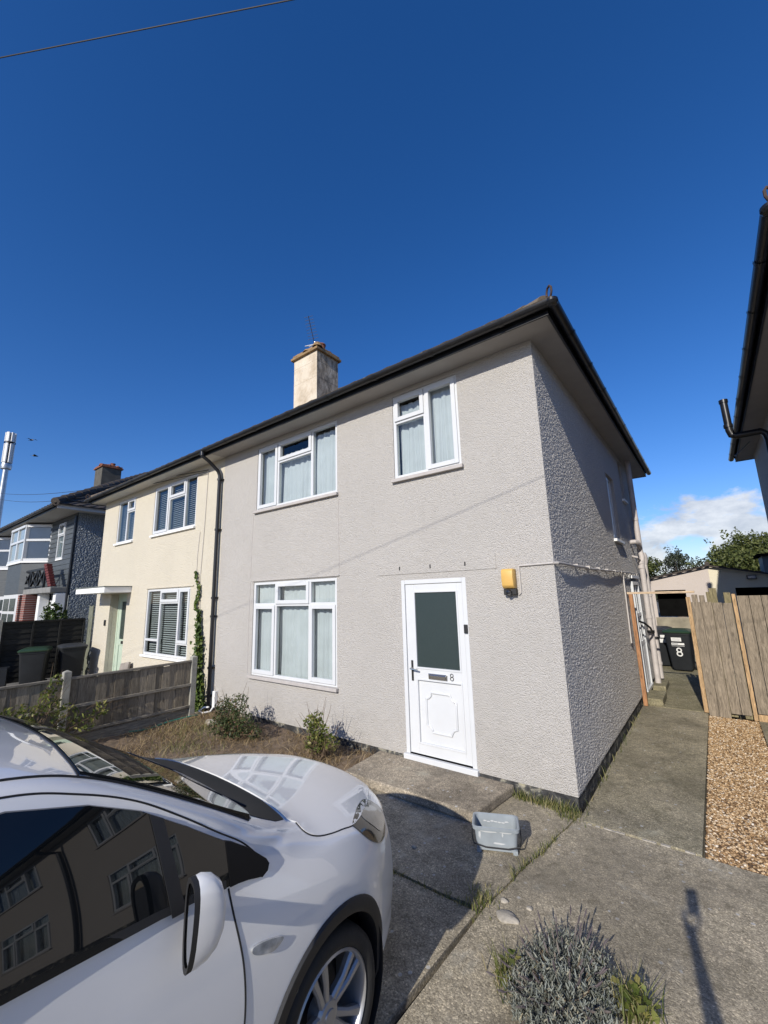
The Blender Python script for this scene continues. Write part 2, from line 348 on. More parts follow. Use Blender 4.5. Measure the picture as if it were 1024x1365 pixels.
# ------------------------------------------------------------------ mesh helpers
def link(name, me, mat, parent=None):
    o = bpy.data.objects.new(name, me); COL.objects.link(o)
    if mat is not None: me.materials.append(mat)
    if parent is not None: o.parent = parent
    return o
class MB:
    def __init__(s): s.v = []; s.f = []; s.mi = []
    def add(s, vs, fs):
        b = len(s.v); s.v += [tuple(p) for p in vs]; s.f += [tuple(i + b for i in f) for f in fs]; return s
    def box(s, x0, x1, y0, y1, z0, z1):
        x0, x1 = sorted((x0, x1)); y0, y1 = sorted((y0, y1)); z0, z1 = sorted((z0, z1))
        return s.add([(x0, y0, z0), (x1, y0, z0), (x1, y1, z0), (x0, y1, z0), (x0, y0, z1), (x1, y0, z1), (x1, y1, z1), (x0, y1, z1)],
                     [(0, 3, 2, 1), (4, 5, 6, 7), (0, 1, 5, 4), (1, 2, 6, 5), (2, 3, 7, 6), (3, 0, 4, 7)])
    def obox(s, c, sx, sy, sz, mat):   # oriented box: centre, sizes, 3x3 rotation
        vs = [Vector(c) + mat @ Vector((a * sx / 2, b * sy / 2, d * sz / 2)) for a, b, d in
              ((-1, -1, -1), (1, -1, -1), (1, 1, -1), (-1, 1, -1), (-1, -1, 1), (1, -1, 1), (1, 1, 1), (-1, 1, 1))]
        return s.add(vs, [(0, 3, 2, 1), (4, 5, 6, 7), (0, 1, 5, 4), (1, 2, 6, 5), (2, 3, 7, 6), (3, 0, 4, 7)])
    def bar(s, p, q, w, h, up=(0, 0, 1)):
        p, q = Vector(p), Vector(q); d = (q - p); L = d.length; d.normalize()
        u = Vector(up); r = d.cross(u)
        if r.length < 1e-4: r = d.cross(Vector((1, 0, 0)))
        r.normalize(); u = r.cross(d)
        m = Matrix((r, d, u)).transposed()
        return s.obox((p + q) / 2, w, L, h, m)
    def tube(s, pts, r, n=10, caps=True):
        pts = [Vector(p) for p in pts]; rs = r if isinstance(r, (list, tuple)) else [r] * len(pts)
        prev = None; b = len(s.v)
        for i, p in enumerate(pts):
            t = (pts[min(i + 1, len(pts) - 1)] - pts[max(i - 1, 0)]).normalized()
            if prev is None:
                a = t.cross(Vector((0, 0, 1)));
                if a.length < .05: a = t.cross(Vector((1, 0, 0)))
            else: a = prev - t * prev.dot(t)
            a.normalize(); prev = a; c = t.cross(a)
            for k in range(n):
                th = 2 * PI * k / n; s.v.append(tuple(p + (a * math.cos(th) + c * math.sin(th)) * rs[i]))
        for i in range(len(pts) - 1):
            for k in range(n):
                k2 = (k + 1) % n; s.f.append((b + i * n + k, b + i * n + k2, b + (i + 1) * n + k2, b + (i + 1) * n + k))
        if caps:
            s.f.append(tuple(b + k for k in range(n))[::-1]); e = b + (len(pts) - 1) * n; s.f.append(tuple(e + k for k in range(n)))
        return s
    def lathe(s, prof, n=32, origin=(0, 0, 0), axis='Z'):
        b = len(s.v)
        for (r, h) in prof:
            for k in range(n):
                a = 2 * PI * k / n; x, y = r * math.cos(a), r * math.sin(a)
                p = {'Z': (x, y, h), 'X': (h, x, y), 'Y': (x, h, y)}[axis]
                s.v.append(tuple(origin[i] + p[i] for i in range(3)))
        for i in range(len(prof) - 1):
            for k in range(n):
                k2 = (k + 1) % n; s.f.append((b + i * n + k, b + i * n + k2, b + (i + 1) * n + k2, b + (i + 1) * n + k))
        return s
    def prism(s, poly, d0, d1, axis='Y'):   # poly in the plane across the axis
        n = len(poly)
        def P(a, b_, d): return {'Y': (a, d, b_), 'X': (d, a, b_), 'Z': (a, b_, d)}[axis]
        vs = [P(a, b_, d0) for a, b_ in poly] + [P(a, b_, d1) for a, b_ in poly]
        fs = [tuple(range(n))[::-1], tuple(range(n, 2 * n))] + [(i, (i + 1) % n, n + (i + 1) % n, n + i) for i in range(n)]
        return s.add(vs, fs)
    def build(s, name, mat, parent=None, smooth=False, bevel=0, seg=2, merge=False, recalc=True, angle=35):
        me = bpy.data.meshes.new(name); me.from_pydata(s.v, [], s.f)
        if merge or bevel or recalc:
            bm = bmesh.new(); bm.from_mesh(me)
            if merge: bmesh.ops.remove_doubles(bm, verts=bm.verts, dist=1e-4)
            if recalc: bmesh.ops.recalc_face_normals(bm, faces=bm.faces)
            if bevel:
                es = [e for e in bm.edges if len(e.link_faces) == 2 and e.calc_face_angle(0) > R(30)]
                bmesh.ops.bevel(bm, geom=es, offset=bevel, segments=seg, affect='EDGES', profile=.5, clamp_overlap=True)
            bm.to_mesh(me); bm.free()
        if smooth:
            me.polygons.foreach_set('use_smooth', [True] * len(me.polygons))
            if angle: me.set_sharp_from_angle(angle=R(angle))
        return link(name, me, mat, parent)
def face_out(mb, d):
    for i, f in enumerate(mb.f):
        a, b, c = (Vector(mb.v[k]) for k in f[:3])
        if (b - a).cross(c - a).dot(d) < 0: mb.f[i] = f[::-1]
    return mb
def np_mesh(name, V, F, mat, parent=None, smooth=False):
    me = bpy.data.meshes.new(name); V = np.asarray(V, np.float32); F = np.asarray(F, np.int32); k = F.shape[1]
    me.vertices.add(len(V)); me.vertices.foreach_set('co', V.ravel())
    me.loops.add(F.size); me.loops.foreach_set('vertex_index', F.ravel())
    me.polygons.add(len(F)); me.polygons.foreach_set('loop_start', np.arange(0, F.size, k, dtype=np.int32))
    me.update(calc_edges=True)
    if smooth: me.polygons.foreach_set('use_smooth', [True] * len(F))
    return link(name, me, mat, parent)
def thing(name, label, cat, loc=(0, 0, 0), group=None, rz=0):
    o = bpy.data.objects.new(name, None); COL.objects.link(o); o.location = loc; o.rotation_euler = (0, 0, rz)
    o.empty_display_size = .2
    o['label'] = label; o['category'] = cat
    if group: o['group'] = group
    return o
def tag(o, label, cat, group=None):
    o['label'] = label; o['category'] = cat
    if group: o['group'] = group
    return o
def struct(o): o['kind'] = 'structure'; return o
def stuff(o): o['kind'] = 'stuff'; return o
def copy_tree(o, parent=None):
    c = o.copy(); COL.objects.link(c)
    if parent is not None: c.parent = parent
    for ch in list(o.children): copy_tree(ch, c)
    return c

# ------------------------------------------------------------------ world, sun, camera
SUN_EL, SUN_AZ = R(27.8), R(6.4)       # light travels towards +y, a little towards -x, and down
def build_world():
    w = bpy.data.worlds.new('World'); S.world = w; w.use_nodes = True
    nt = w.node_tree; bg = nt.nodes['Background']
    sky = nd(nt, 'ShaderNodeTexSky'); sky.sky_type = 'NISHITA'; sky.sun_disc = False
    sky.sun_elevation = SUN_EL; sky.sun_rotation = PI - SUN_AZ
    sky.altitude = 0; sky.air_density = 1.0; sky.dust_density = .35; sky.ozone_density = 3.0
    tc = nd(nt, 'ShaderNodeTexCoord')
    # deepen the blue as the photograph's clear polarised sky
    hs = nd(nt, 'ShaderNodeHueSaturation'); hs.inputs['Saturation'].default_value = 1.23; hs.inputs['Value'].default_value = 1.0
    nt.links.new(mix(nt, 1.0, sky.outputs[0], (.95, .95, 1.17), 'MULTIPLY'), hs.inputs['Color'])
    # low cumulus bank to the north, well above the house line
    sp = nd(nt, 'ShaderNodeSeparateXYZ'); nt.links.new(tc.outputs['Generated'], sp.inputs[0])
    mp = nd(nt, 'ShaderNodeMapping'); mp.inputs['Scale'].default_value = (1, 1, 2.0); nt.links.new(tc.outputs['Generated'], mp.inputs['Vector']); mp.inputs['Location'].default_value = (.35, .2, 0)
    n = noise(nt, mp.outputs[0], 7.0, 7, .58, .2)
    el = nd(nt, 'ShaderNodeMapRange'); nt.links.new(sp.outputs[2], el.inputs[0])
    el.inputs[1].default_value = .085; el.inputs[2].default_value = .235; el.inputs[3].default_value = .185; el.inputs[4].default_value = -.22
    dt = nd(nt, 'ShaderNodeVectorMath', operation='DOT_PRODUCT'); nt.links.new(tc.outputs['Generated'], dt.inputs[0])
    dt.inputs[1].default_value = Vector((.10, .99, .09)).normalized()
    az = nd(nt, 'ShaderNodeMapRange'); nt.links.new(dt.outputs['Value'], az.inputs[0])
    az.inputs[1].default_value = .80; az.inputs[2].default_value = .985; az.inputs[3].default_value = -.5; az.inputs[4].default_value = 0
    dens = math_(nt, 'ADD', math_(nt, 'ADD', n, el.outputs[0]), az.outputs[0])
    cl = ramp(nt, dens, [(.52, (0, 0, 0)), (.62, (1, 1, 1))])
    shade = ramp(nt, noise(nt, mp.outputs[0], 15, 5, .6), [(.3, (4.2, 4.5, 5.0)), (.65, (7.6, 7.7, 7.8))])
    col = mix(nt, math_(nt, 'MULTIPLY', cl, .85), hs.outputs[0], shade)
    nt.links.new(col, bg.inputs['Color']); bg.inputs['Strength'].default_value = .121
    l = bpy.data.lights.new('sun', 'SUN'); l.energy = 5.0; l.angle = R(.53); l.color = (1, .945, .85)
    o = bpy.data.objects.new('sun', l); COL.objects.link(o)
    d = Vector((-math.sin(SUN_AZ) * math.cos(SUN_EL), math.cos(SUN_AZ) * math.cos(SUN_EL), -math.sin(SUN_EL)))
    o.rotation_euler = d.to_track_quat('-Z', 'Y').to_euler()
build_world()
def build_camera():
    f, yaw, pi, ro = 555.276, -.654514, .196249, -.0274255
    C = Vector((1.2871, -4.60243, 2.06872))
    sy, cy, sp, cp = math.sin(yaw), math.cos(yaw), math.sin(pi), math.cos(pi)
    fw = Vector((sy * cp, cy * cp, sp)); r = Vector((cy, -sy, 0)); u = r.cross(fw)
    r2 = r * math.cos(ro) + u * math.sin(ro); u2 = -r * math.sin(ro) + u * math.cos(ro)
    cam = bpy.data.cameras.new('camera'); o = bpy.data.objects.new('camera', cam); COL.objects.link(o)
    m = Matrix((r2, u2, -fw)).transposed().to_4x4(); m.translation = C; o.matrix_world = m
    cam.sensor_fit = 'AUTO'; cam.sensor_width = 36; cam.lens = f / 1365 * 36
    cam.clip_start = .02; cam.clip_end = 2000
    S.camera = o
build_camera()
S.view_settings.view_transform = 'Standard'; S.view_settings.look = 'None'
S.view_settings.exposure = 0; S.view_settings.gamma = 1

# ------------------------------------------------------------------ house builder
DEPTH, EAVE, PB, PITCH = 7.83, 4.976, .122, .655
OS, OF = .29, .33         # soffit overhang at the side and at the front
def wall_sheet(mb, W, y, u0, u1, z0, z1, openings, reveal):
    """front wall in the (u,z) plane with rectangular openings; W maps (u,y,z) to world"""
    us = sorted({u0, u1, *[o[0] for o in openings], *[o[1] for o in openings]})
    zs = sorted({z0, z1, *[o[2] for o in openings], *[o[3] for o in openings]})
    for a, b in zip(us, us[1:]):
        for c, d in zip(zs, zs[1:]):
            m, n = (a + b) / 2, (c + d) / 2
            if any(o[0] < m < o[1] and o[2] < n < o[3] for o in openings): continue
            mb.add([W(a, y, c), W(b, y, c), W(b, y, d), W(a, y, d)], [(0, 1, 2, 3)])
    for (a, b, c, d) in openings:
        q = [(a, c), (b, c), (b, d), (a, d)]
        for (p, r_) in zip(q, q[1:] + q[:1]):
            mb.add([W(p[0], y, p[1]), W(r_[0], y, r_[1]), W(r_[0], y + reveal, r_[1]), W(p[0], y + reveal, p[1])], [(0, 1, 2, 3)])
def wavy(W, u0, u1, z0, z1, y, amp, n, seed):
    rg = random.Random(seed); N = max(12, int((u1 - u0) * 70)); mb = MB(); ph = [rg.uniform(0, 6.28) for _ in range(4)]
    rows = 9; vs = []
    for j in range(rows):
        t = j / (rows - 1)
        for i in range(N + 1):
            q = i / N
            d = amp * (math.sin(q * n * 6.28 + ph[0] + .5 * math.sin(t * 2 + ph[2])) + .5 * math.sin(q * n * 15.1 + ph[1]) + .25 * math.sin(q * n * 31 + ph[3] + t))
            vs.append(W(u0 + (u1 - u0) * q + .012 * math.sin(t * 3 + q * 9 + ph[3]), y + d * (.7 + .5 * (1 - t)), z0 + (z1 - z0) * t))
    fs = [(j * (N + 1) + i, j * (N + 1) + i + 1, (j + 1) * (N + 1) + i + 1, (j + 1) * (N + 1) + i) for j in range(rows - 1) for i in range(N)]
    mb.add(vs, fs); return mb
def make_window(parent, W, u0, u1, z0, z1, cols, mats, y=.012, backing='curtain', sill=True, seed=1, gaps=None, extras=True):
    """cols: (ua, ub, [z splits], [kind per cell bottom to top]) ; kinds: f fixed, c casement"""
    F, SA = .05, .046
    fr = MB(); gl = MB()
    def bx(mb, a, b, y0, y1, c, d):
        p, q = W(a, y0, c), W(b, y1, d); mb.box(p[0], q[0], p[1], q[1], p[2], q[2])
    bx(fr, u0, u0 + F, y, y + .07, z0, z1); bx(fr, u1 - F, u1, y, y + .07, z0, z1)
    bx(fr, u0 + F, u1 - F, y, y + .07, z1 - F, z1); bx(fr, u0 + F, u1 - F, y, y + .07, z0, z0 + F)
    edges = [c[0] for c in cols][1:]
    for e in edges: bx(fr, e - .028, e + .028, y + .001, y + .07, z0 + F, z1 - F)
    for (a, b, sp, kinds) in cols:
        ua = a + (F if a == u0 else .028); ub = b - (F if b == u1 else .028)
        zz = [z0] + list(sp) + [z1]
        for s_ in sp: bx(fr, ua, ub, y + .002, y + .07, s_ - .026, s_ + .026)
        for k, (c, d) in enumerate(zip(zz, zz[1:])):
            za = c + (F if c == z0 else .026); zb = d - (F if d == z1 else .026)
            if kinds[k] == 'c':
                o = .016
                A, B, Cc, D = ua - o, ub + o, za - o, zb + o; t = SA + o
                bx(fr, A, A + t, y - .018, y + .0, Cc, D); bx(fr, B - t, B, y - .018, y + .0, Cc, D)
                bx(fr, A + t, B - t, y - .018, y + .0, Cc, Cc + t); bx(fr, A + t, B - t, y - .018, y + .0, D - t, D)
                bx(fr, ua, ua + SA, y + .0005, y + .045, za, zb); bx(fr, ub - SA, ub, y + .0005, y + .045, za, zb)
                bx(fr, ua + SA, ub - SA, y + .0005, y + .045, za, za + SA); bx(fr, ua + SA, ub - SA, y + .0005, y + .045, zb - SA, zb)
                ua2, ub2, za2, zb2 = ua + SA, ub - SA, za + SA, zb - SA
            else: ua2, ub2, za2, zb2 = ua, ub, za, zb
            gl.add([W(ua2 - .01, y + .03, za2 - .01), W(ub2 + .01, y + .03, za2 - .01), W(ub2 + .01, y + .03, zb2 + .01), W(ua2 - .01, y + .03, zb2 + .01)], [(0, 1, 2, 3)])
    f = fr.build('window', mats['frame'], parent, bevel=.004, seg=1)
    face_out(gl, Vector(W(0, -1, 0)) - Vector(W(0, 0, 0))).build('pane', M['glass'], f, recalc=False)
    if backing == 'curtain':
        for k, (a, b, lo, hi, yo) in enumerate(gaps or [(u0 + .03, u1 - .03, z0 + .02, z1 - .02, .0)]):
            c = wavy(W, a, b, lo, hi, y + .105 + yo, .015, (b - a) * 7.0, seed * 13 + k)
            c.build('curtain', M['curtain'], f, smooth=True, angle=0)
    elif backing == 'blind':
        bl = MB(); zc = z0 + .06
        while zc < z1 - .05:
            p, q = W(u0 + .04, y + .10, zc), W(u1 - .04, y + .122, zc)
            bl.add([(p[0], p[1], zc), (q[0], p[1], zc), (q[0], q[1], zc + .022), (p[0], q[1], zc + .022)], [(0, 1, 2, 3)])
            zc += .048
        bl.build('blind', M['blind'], f)
    if sill:
        sl = MB(); bx(sl, u0 - .03, u1 + .03, -.055, .07, z0 - .05, z0 - .001)
        sl.build('sill', mats['sill'], f, bevel=.006)
    return f
def tile_slope(mb, rows, lift=.035, wave=.022, pitch_w=.30):
    """rows: list of (left point, right point, outward normal) from eave to ridge; stepped, rolled concrete tiles"""
    for (L0, R0), (L1, R1), nrm in rows:
        L0, R0, L1, R1 = map(Vector, (L0, R0, L1, R1)); ln = (R0 - L0).length
        n = max(2, int(ln / .05)); vs = []
        for t, off in ((0, lift), (1, 0)):
            A, B = (L0, R0) if t == 0 else (L1, R1)
            for i in range(n + 1):
                p = A.lerp(B, i / n); s_ = (p - L0).dot((R0 - L0).normalized())
                w = wave * max(0, math.sin(s_ / pitch_w * 2 * PI)) * (1 if ln > .6 else .3)
                vs.append(p + nrm * (off + w))
        m = n + 1
        # drop face at the lower edge
        base = [L0.lerp(R0, i / n) for i in range(n + 1)]
        fs = [(i, i + 1, m + i + 1, m + i) for i in range(n)]
        fs += [(2 * m + i, 2 * m + i + 1, i + 1, i) for i in range(n)]
        mb.add([*vs, *base], fs)
def hip_roof(parent, W, dr, width, tile, hipm, half=True, eave=EAVE):
    y0, y1 = -OF - .095, DEPTH + OF + .095; u0 = -OS - .095
    run = (y1 - y0) / 2; zr = eave + .098; top = zr + run * PITCH; uh = u0 + run
    U1 = width
    nrow = 15; mb = MB()
    def nv(a): return (Vector(W(*a)) - Vector(W(0, 0, 0)))
    nf = nv((0, -PITCH, 1)).normalized(); nb = nv((0, PITCH, 1)).normalized(); nh = nv((-PITCH, 0, 1)).normalized()
    fr, bk, hp = [], [], []
    for k in range(nrow):
        a, b = run * k / nrow, run * (k + 1) / nrow
        fr.append(((W(u0 + a, y0 + a, zr + a * PITCH), W(U1, y0 + a, zr + a * PITCH)), (W(u0 + b, y0 + b, zr + b * PITCH), W(U1, y0 + b, zr + b * PITCH)), nf))
        bk.append(((W(u0 + a, y1 - a, zr + a * PITCH), W(U1, y1 - a, zr + a * PITCH)), (W(u0 + b, y1 - b, zr + b * PITCH), W(U1, y1 - b, zr + b * PITCH)), nb))
        hp.append(((W(u0 + a, y0 + a, zr + a * PITCH), W(u0 + a, y1 - a, zr + a * PITCH)), (W(u0 + b, y0 + b, zr + b * PITCH), W(u0 + b, y1 - b - 1e-4, zr + b * PITCH)), nh))
    tile_slope(mb, fr, .03, .008); tile_slope(mb, bk, .03, .008); tile_slope(mb, hp, .03, .008)
    ro = mb.build('roof', tile, parent, recalc=False)
    hm = MB()
    def ridge(A, B, rad):
        A, B = Vector(A), Vector(B); n = max(1, int((B - A).length / .42))
        for i in range(n):
            p, q = A.lerp(B, i / n), A.lerp(B, (i + 1) / n + .02 / (B - A).length)
            hm.tube([p + Vector((0, 0, .02)), q + Vector((0, 0, .008))], [rad, rad * .93], 12)
    e = .02
    ridge(W(u0 + .12, y0 + .12, zr + .06), W(uh, y0 + run, top), .075)
    ridge(W(u0 + .12, y1 - .12, zr + .06), W(uh, y0 + run, top), .075)
    ridge(W(uh, y0 + run, top), W(U1, y0 + run, top), .11)
    hm.build('hip_tiles', hipm, ro, smooth=True)
    # curled hip iron at the front corner
    ir = MB(); p = Vector(W(u0 + .06, y0 + .06, zr + .02)); d = (Vector(W(-1, -1, 0)) - Vector(W(0, 0, 0))).normalized()
    pts = [p - d * .25, p + d * .04 + Vector((0, 0, .02))] + [p + d * (.04 + .05 * math.sin(t) * 1.0) + Vector((0, 0, .09 - .07 * math.cos(t))) for t in (.5, 1.2, 2.0, 2.8, 3.6, 4.4, 5.0)]
    ir.tube(pts, .012, 8); ir.build('hip_iron', M['iron'], ro, smooth=True)
    return ro
def gutter_run(mb, pts, r=.056):
    """half round gutter with a bead lip; pts is the centreline at the rim"""
    n = 10
    for a, b in zip(pts, pts[1:]):
        a, b = Vector(a), Vector(b); d = (b - a).normalized(); o = Vector((0, 0, 1)).cross(d)
        vs = []
        for p in (a, b):
            for k in range(n + 1):
                th = PI + PI * k / n; vs.append(p + o * math.cos(th) * r + Vector((0, 0, math.sin(th) * r)))
        for p in (a, b):
            for k in range(n + 1):
                th = PI + PI * k / n; vs.append(p + o * math.cos(th) * r * .9 + Vector((0, 0, math.sin(th) * r * .9 + .002)))
        m = n + 1
        fs = [(k, k + 1, m + k + 1, m + k) for k in range(n)] + [(2 * m + k + 1, 2 * m + k, 3 * m + k, 3 * m + k + 1) for k in range(n)]
        fs += [(0, m, 3 * m, 2 * m), (n, 2 * m + n, 3 * m + n, m + n)]
        mb.add(vs, fs)
        L = (b - a).length; s_ = .7
        while s_ < L - .1:       # brackets and unions
            p = a + d * s_
            for w_, ex in (((.05, .008),) if int(s_ * 10) % 3 else ((.11, .010),)):
                ring = [p + o * math.cos(PI + PI * k / 8) * (r + ex) + Vector((0, 0, math.sin(PI + PI * k / 8) * (r + ex))) for k in range(9)]
                vs = [q - d * w_ / 2 for q in ring] + [q + d * w_ / 2 for q in ring]
                mb.add(vs, [(k, k + 1, 9 + k + 1, 9 + k) for k in range(8)])
            s_ += .92
def eaves(parent, W, width, soff, far_end=True):
    sf = MB(); z = EAVE
    a, b = -OS, -OF
    def q(mb, u0, u1, y0, y1, z0, z1):
        p, r_ = W(u0, y0, z0), W(u1, y1, z1); mb.box(p[0], r_[0], p[1], r_[1], p[2], r_[2])
    q(sf, -OS, width, -OF, .02, z, z + .02)
    q(sf, -OS, .02, .02, DEPTH, z, z + .02)
    q(sf, -OS, width, DEPTH, DEPTH + OF, z, z + .02)
    sf.build('soffit', soff, parent)
    fa = MB()
    q(fa, -OS - .022, width, -OF - .022, -OF, z - .012, z + .13)
    q(fa, -OS - .022, -OS, -OF, DEPTH + OF, z - .012, z + .13)
    q(fa, -OS - .022, width, DEPTH + OF, DEPTH + OF + .022, z - .012, z + .13)
    f = fa.build('fascia', M['gutter'], parent)
    g = MB(); e = .085
    gutter_run(g, [W(width, -OF - e, z + .09), W(-OS - e, -OF - e, z + .09)])
    gutter_run(g, [W(-OS - e, -OF - e, z + .09), W(-OS - e, DEPTH + OF + e, z + .09)])
    c = W(-OS - e, -OF - e, z + .09)
    g.lathe([(.064, .0), (.066, -.03), (.05, -.055), (.0, -.064)], 16, c)
    g.build('gutter', M['gutter'], f, smooth=True)
def number8(mb, c, w, h, r, y_out):
    """figure 8 from two tube rings lying in the x-z plane at y_out"""
    for cz, k in ((h * .235, .86), (-h * .225, 1.0)):
        n = 20; rx, rz = w / 2 * k, h * .245 * (k * .5 + .5)
        pts = [(c[0] + rx * math.cos(2 * PI * i / n), y_out, c[1] + cz + rz * math.sin(2 * PI * i / n)) for i in range(n + 1)]
        mb.tube(pts, r, 6, caps=False)

def soft_noise(h, w, k, seed):
    rg = np.random.default_rng(seed); a = rg.normal(0, 1, (h + 8 * k, w + 8 * k))
    ker = np.exp(-.5 * (np.arange(-2 * k, 2 * k + 1) / (k * .62)) ** 2) if k > 0 else np.ones(1); ker /= ker.sum()
    for ax in (0, 1): a = np.apply_along_axis(lambda v: np.convolve(v, ker, 'same'), ax, a)
    a = a[4 * k:4 * k + h, 4 * k:4 * k + w]; return a / a.std()
def roughcast(name, mat, parent, x, y0, y1, z0, z1, openings, step, amp, sgn=1):
    """pebbly cement flank wall in the x plane, modelled bump by bump so that raking sun catches it"""
    ny, nz = int(round((y1 - y0) / step)), int(round((z1 - z0) / step))
    Y, Z = np.meshgrid(np.linspace(y0, y1, ny + 1), np.linspace(z0, z1, nz + 1))
    rg = np.random.default_rng(5); sh = (nz + 1, ny + 1)
    peb = np.where(rg.random(sh) < .26, rg.uniform(.35, 1, sh), 0)
    ker = np.exp(-.5 * (np.arange(-3, 4) / .82) ** 2); ker /= ker.sum()
    for ax in (0, 1): peb = np.apply_along_axis(lambda v: np.convolve(v, ker, 'same'), ax, peb)
    n = (peb - peb.mean()) / peb.std() + .12 * soft_noise(nz + 1, ny + 1, 3, 6); n = np.clip(n, -1.4, 2.6)
    e = np.minimum.reduce([Y - y0, y1 - Y, Z - z0 + .01, z1 - Z])
    for (a, b, c, d) in openings:
        dy = np.maximum.reduce([a - Y, Y - b, np.zeros_like(Y)]); dz = np.maximum.reduce([c - Z, Z - d, np.zeros_like(Y)]); e = np.minimum(e, np.hypot(dy, dz))
    X = x + sgn * amp * n * np.clip(e / .03, 0, 1)
    V = np.stack([X, Y, Z], 2).reshape(-1, 3); idx = np.arange(len(V)).reshape(nz + 1, ny + 1)
    cy, cz = (Y[:-1, :-1] + Y[1:, 1:]) / 2, (Z[:-1, :-1] + Z[1:, 1:]) / 2; keep = np.ones_like(cy, bool)
    for (a, b, c, d) in openings: keep &= ~((cy > a) & (cy < b) & (cz > c) & (cz < d))
    F = np.stack([idx[:-1, :-1], idx[:-1, 1:], idx[1:, 1:], idx[1:, :-1]], 2)[keep]
    return np_mesh(name, V, F, mat, parent, smooth=True)
def half_house(name, label, xo, dr, wallm, sillm, soff, windows, side_windows=(), doors=(), rough_side=False, tile=None, openings_extra=(), loc=None):
    """one half of a pair of semis; u runs inwards from the outer corner"""
    W = lambda u, y, z: (xo - dr * u, y, z)
    width = 6.40 if abs(xo) < .1 else 6.35
    root = thing(name, label, 'house')
    ops = [w[:4] for w in windows] + list(openings_extra)
    mb = MB()
    wall_sheet(mb, W, 0, 0, width, PB, EAVE + .01, ops, .085)
    SW = lambda u, y, z: W(y, u, z)                         # side wall: u along y, depth inwards
    if not rough_side: wall_sheet(mb, SW, 0, 0, DEPTH, PB, EAVE + .01, [w[:4] for w in side_windows], .09)
    else:
        for (a, b, c, d) in [w[:4] for w in side_windows]:
            q = [(a, c), (b, c), (b, d), (a, d)]
            for (p, r_) in zip(q, q[1:] + q[:1]): mb.add([SW(p[0], 0, p[1]), SW(r_[0], 0, r_[1]), SW(r_[0], .09, r_[1]), SW(p[0], .09, p[1])], [(0, 1, 2, 3)])
    mb.add([W(0, DEPTH, PB), W(width, DEPTH, PB), W(width, DEPTH, EAVE), W(0, DEPTH, EAVE)], [(0, 1, 2, 3)])
    # underside lip of the render above the plinth
    mb.add([W(0, 0, PB), W(width, 0, PB), W(width, .012, PB), W(.012, .012, PB)], [(0, 1, 2, 3)])
    mb.add([W(0, 0, PB), W(.012, .012, PB), W(.012, DEPTH, PB), W(0, DEPTH, PB)], [(0, 1, 2, 3)])
    wl = mb.build('wall', wallm, root, merge=True)
    if rough_side: roughcast('side_wall', M['render_flank'], root, xo, 0, DEPTH, PB, EAVE + .01, [w[:4] for w in side_windows], .0046, .0023)
    fl = MB(); fl.add([W(.1, .1, .09), W(width, .1, .09), W(width, DEPTH - .1, .09), W(.1, DEPTH - .1, .09)], [(0, 1, 2, 3)])
    fl.add([W(.1, .1, 2.6), W(width, .1, 2.6), W(width, DEPTH - .1, 2.6), W(.1, DEPTH - .1, 2.6)], [(0, 1, 2, 3)])
    fl.add([W(.3, 2.6, .1), W(width - .02, 2.6, .1), W(width - .02, 2.6, 4.9), W(.3, 2.6, 4.9)], [(0, 1, 2, 3)])
    fl.add([W(width - .015, .1, .1), W(width - .015, DEPTH - .1, .1), W(width - .015, DEPTH - .1, 4.9), W(width - .015, .1, 4.9)], [(0, 1, 2, 3)])
    fl.build('interior', M['room'], root)
    pl = MB()
    p, q = W(.010, .010, -.1), W(width, DEPTH - .01, PB)
    pl.box(p[0], q[0], p[1], q[1], p[2], q[2]); pl.build('plinth', M['plinth'], root)
    mats = dict(frame=M['upvc'], sill=sillm)
    for k, w in enumerate(windows):
        make_window(root, W, *w[:4], w[4], mats, backing=w[5], seed=k + int(abs(xo) * 7) + 1, gaps=w[6] if len(w) > 6 else None)
    for k, w in enumerate(side_windows):
        if w[5] is None: continue
        make_window(root, SW, *w[:4], w[4], dict(frame=M['upvc'], sill=M['white']), y=.055, backing=w[5], seed=k + 31)
    eaves(root, W, width, soff)
    ro = hip_roof(root, W, dr, width, tile or M['tiles'], M['hip'])
    return root, W, ro
def ZS(a): return a
win_ul = (3.16, 5.26, 3.666, 4.888, [(3.16, 3.76, [], 'f'), (3.76, 4.66, [4.50], 'fc'), (4.66, 5.26, [], 'c')], 'curtain')
win_lw = (3.18, 5.26, .772, 2.350, [(3.18, 3.79, [1.955], 'cf'), (3.79, 4.64, [1.955], 'fc'), (4.64, 5.26, [1.955], 'cf')], 'curtain')
win_ur = (.99, 2.04, 3.655, 4.902, [(.99, 1.50, [], 'c'), (1.50, 2.04, [4.50], 'fc')], 'curtain')
def add_gaps(w, gs): return w + (gs,)
side_w1 = (3.92, 4.72, 2.96, 4.22, [(3.92, 4.32, [], 'c'), (4.32, 4.72, [], 'f')], 'curtain')
side_w2 = (5.62, 6.10, 3.98, 4.86, [(5.62, 6.10, [], 'f')], 'curtain')
door_op = (1.04, 1.99, .15, 2.25)
side_door_op = (5.10, 5.95, .15, 2.20, [], None)
grey, GW, groof = half_house('semi_detached_house', 'greige rendered semi-detached house with white front door numbered 8', 0, 1,
    M['render_grey'], M['sill'], M['soffit'],
    [add_gaps(win_ul, [(3.19, 3.84, 3.68, 4.80, 0), (3.78, 4.73, 3.68, 4.66, .03), (4.70, 5.24, 3.68, 4.82, .01)]),
     add_gaps(win_lw, [(3.21, 3.81, .79, 2.31, 0), (3.83, 4.67, .79, 2.30, .02), (4.70, 5.22, .79, 2.30, 0)]),
     add_gaps(win_ur, [(1.03, 1.52, 3.67, 4.86, 0), (1.50, 2.02, 3.67, 4.80, .02)])],
    [side_w1, side_w2, side_door_op], rough_side=True, openings_extra=[door_op])

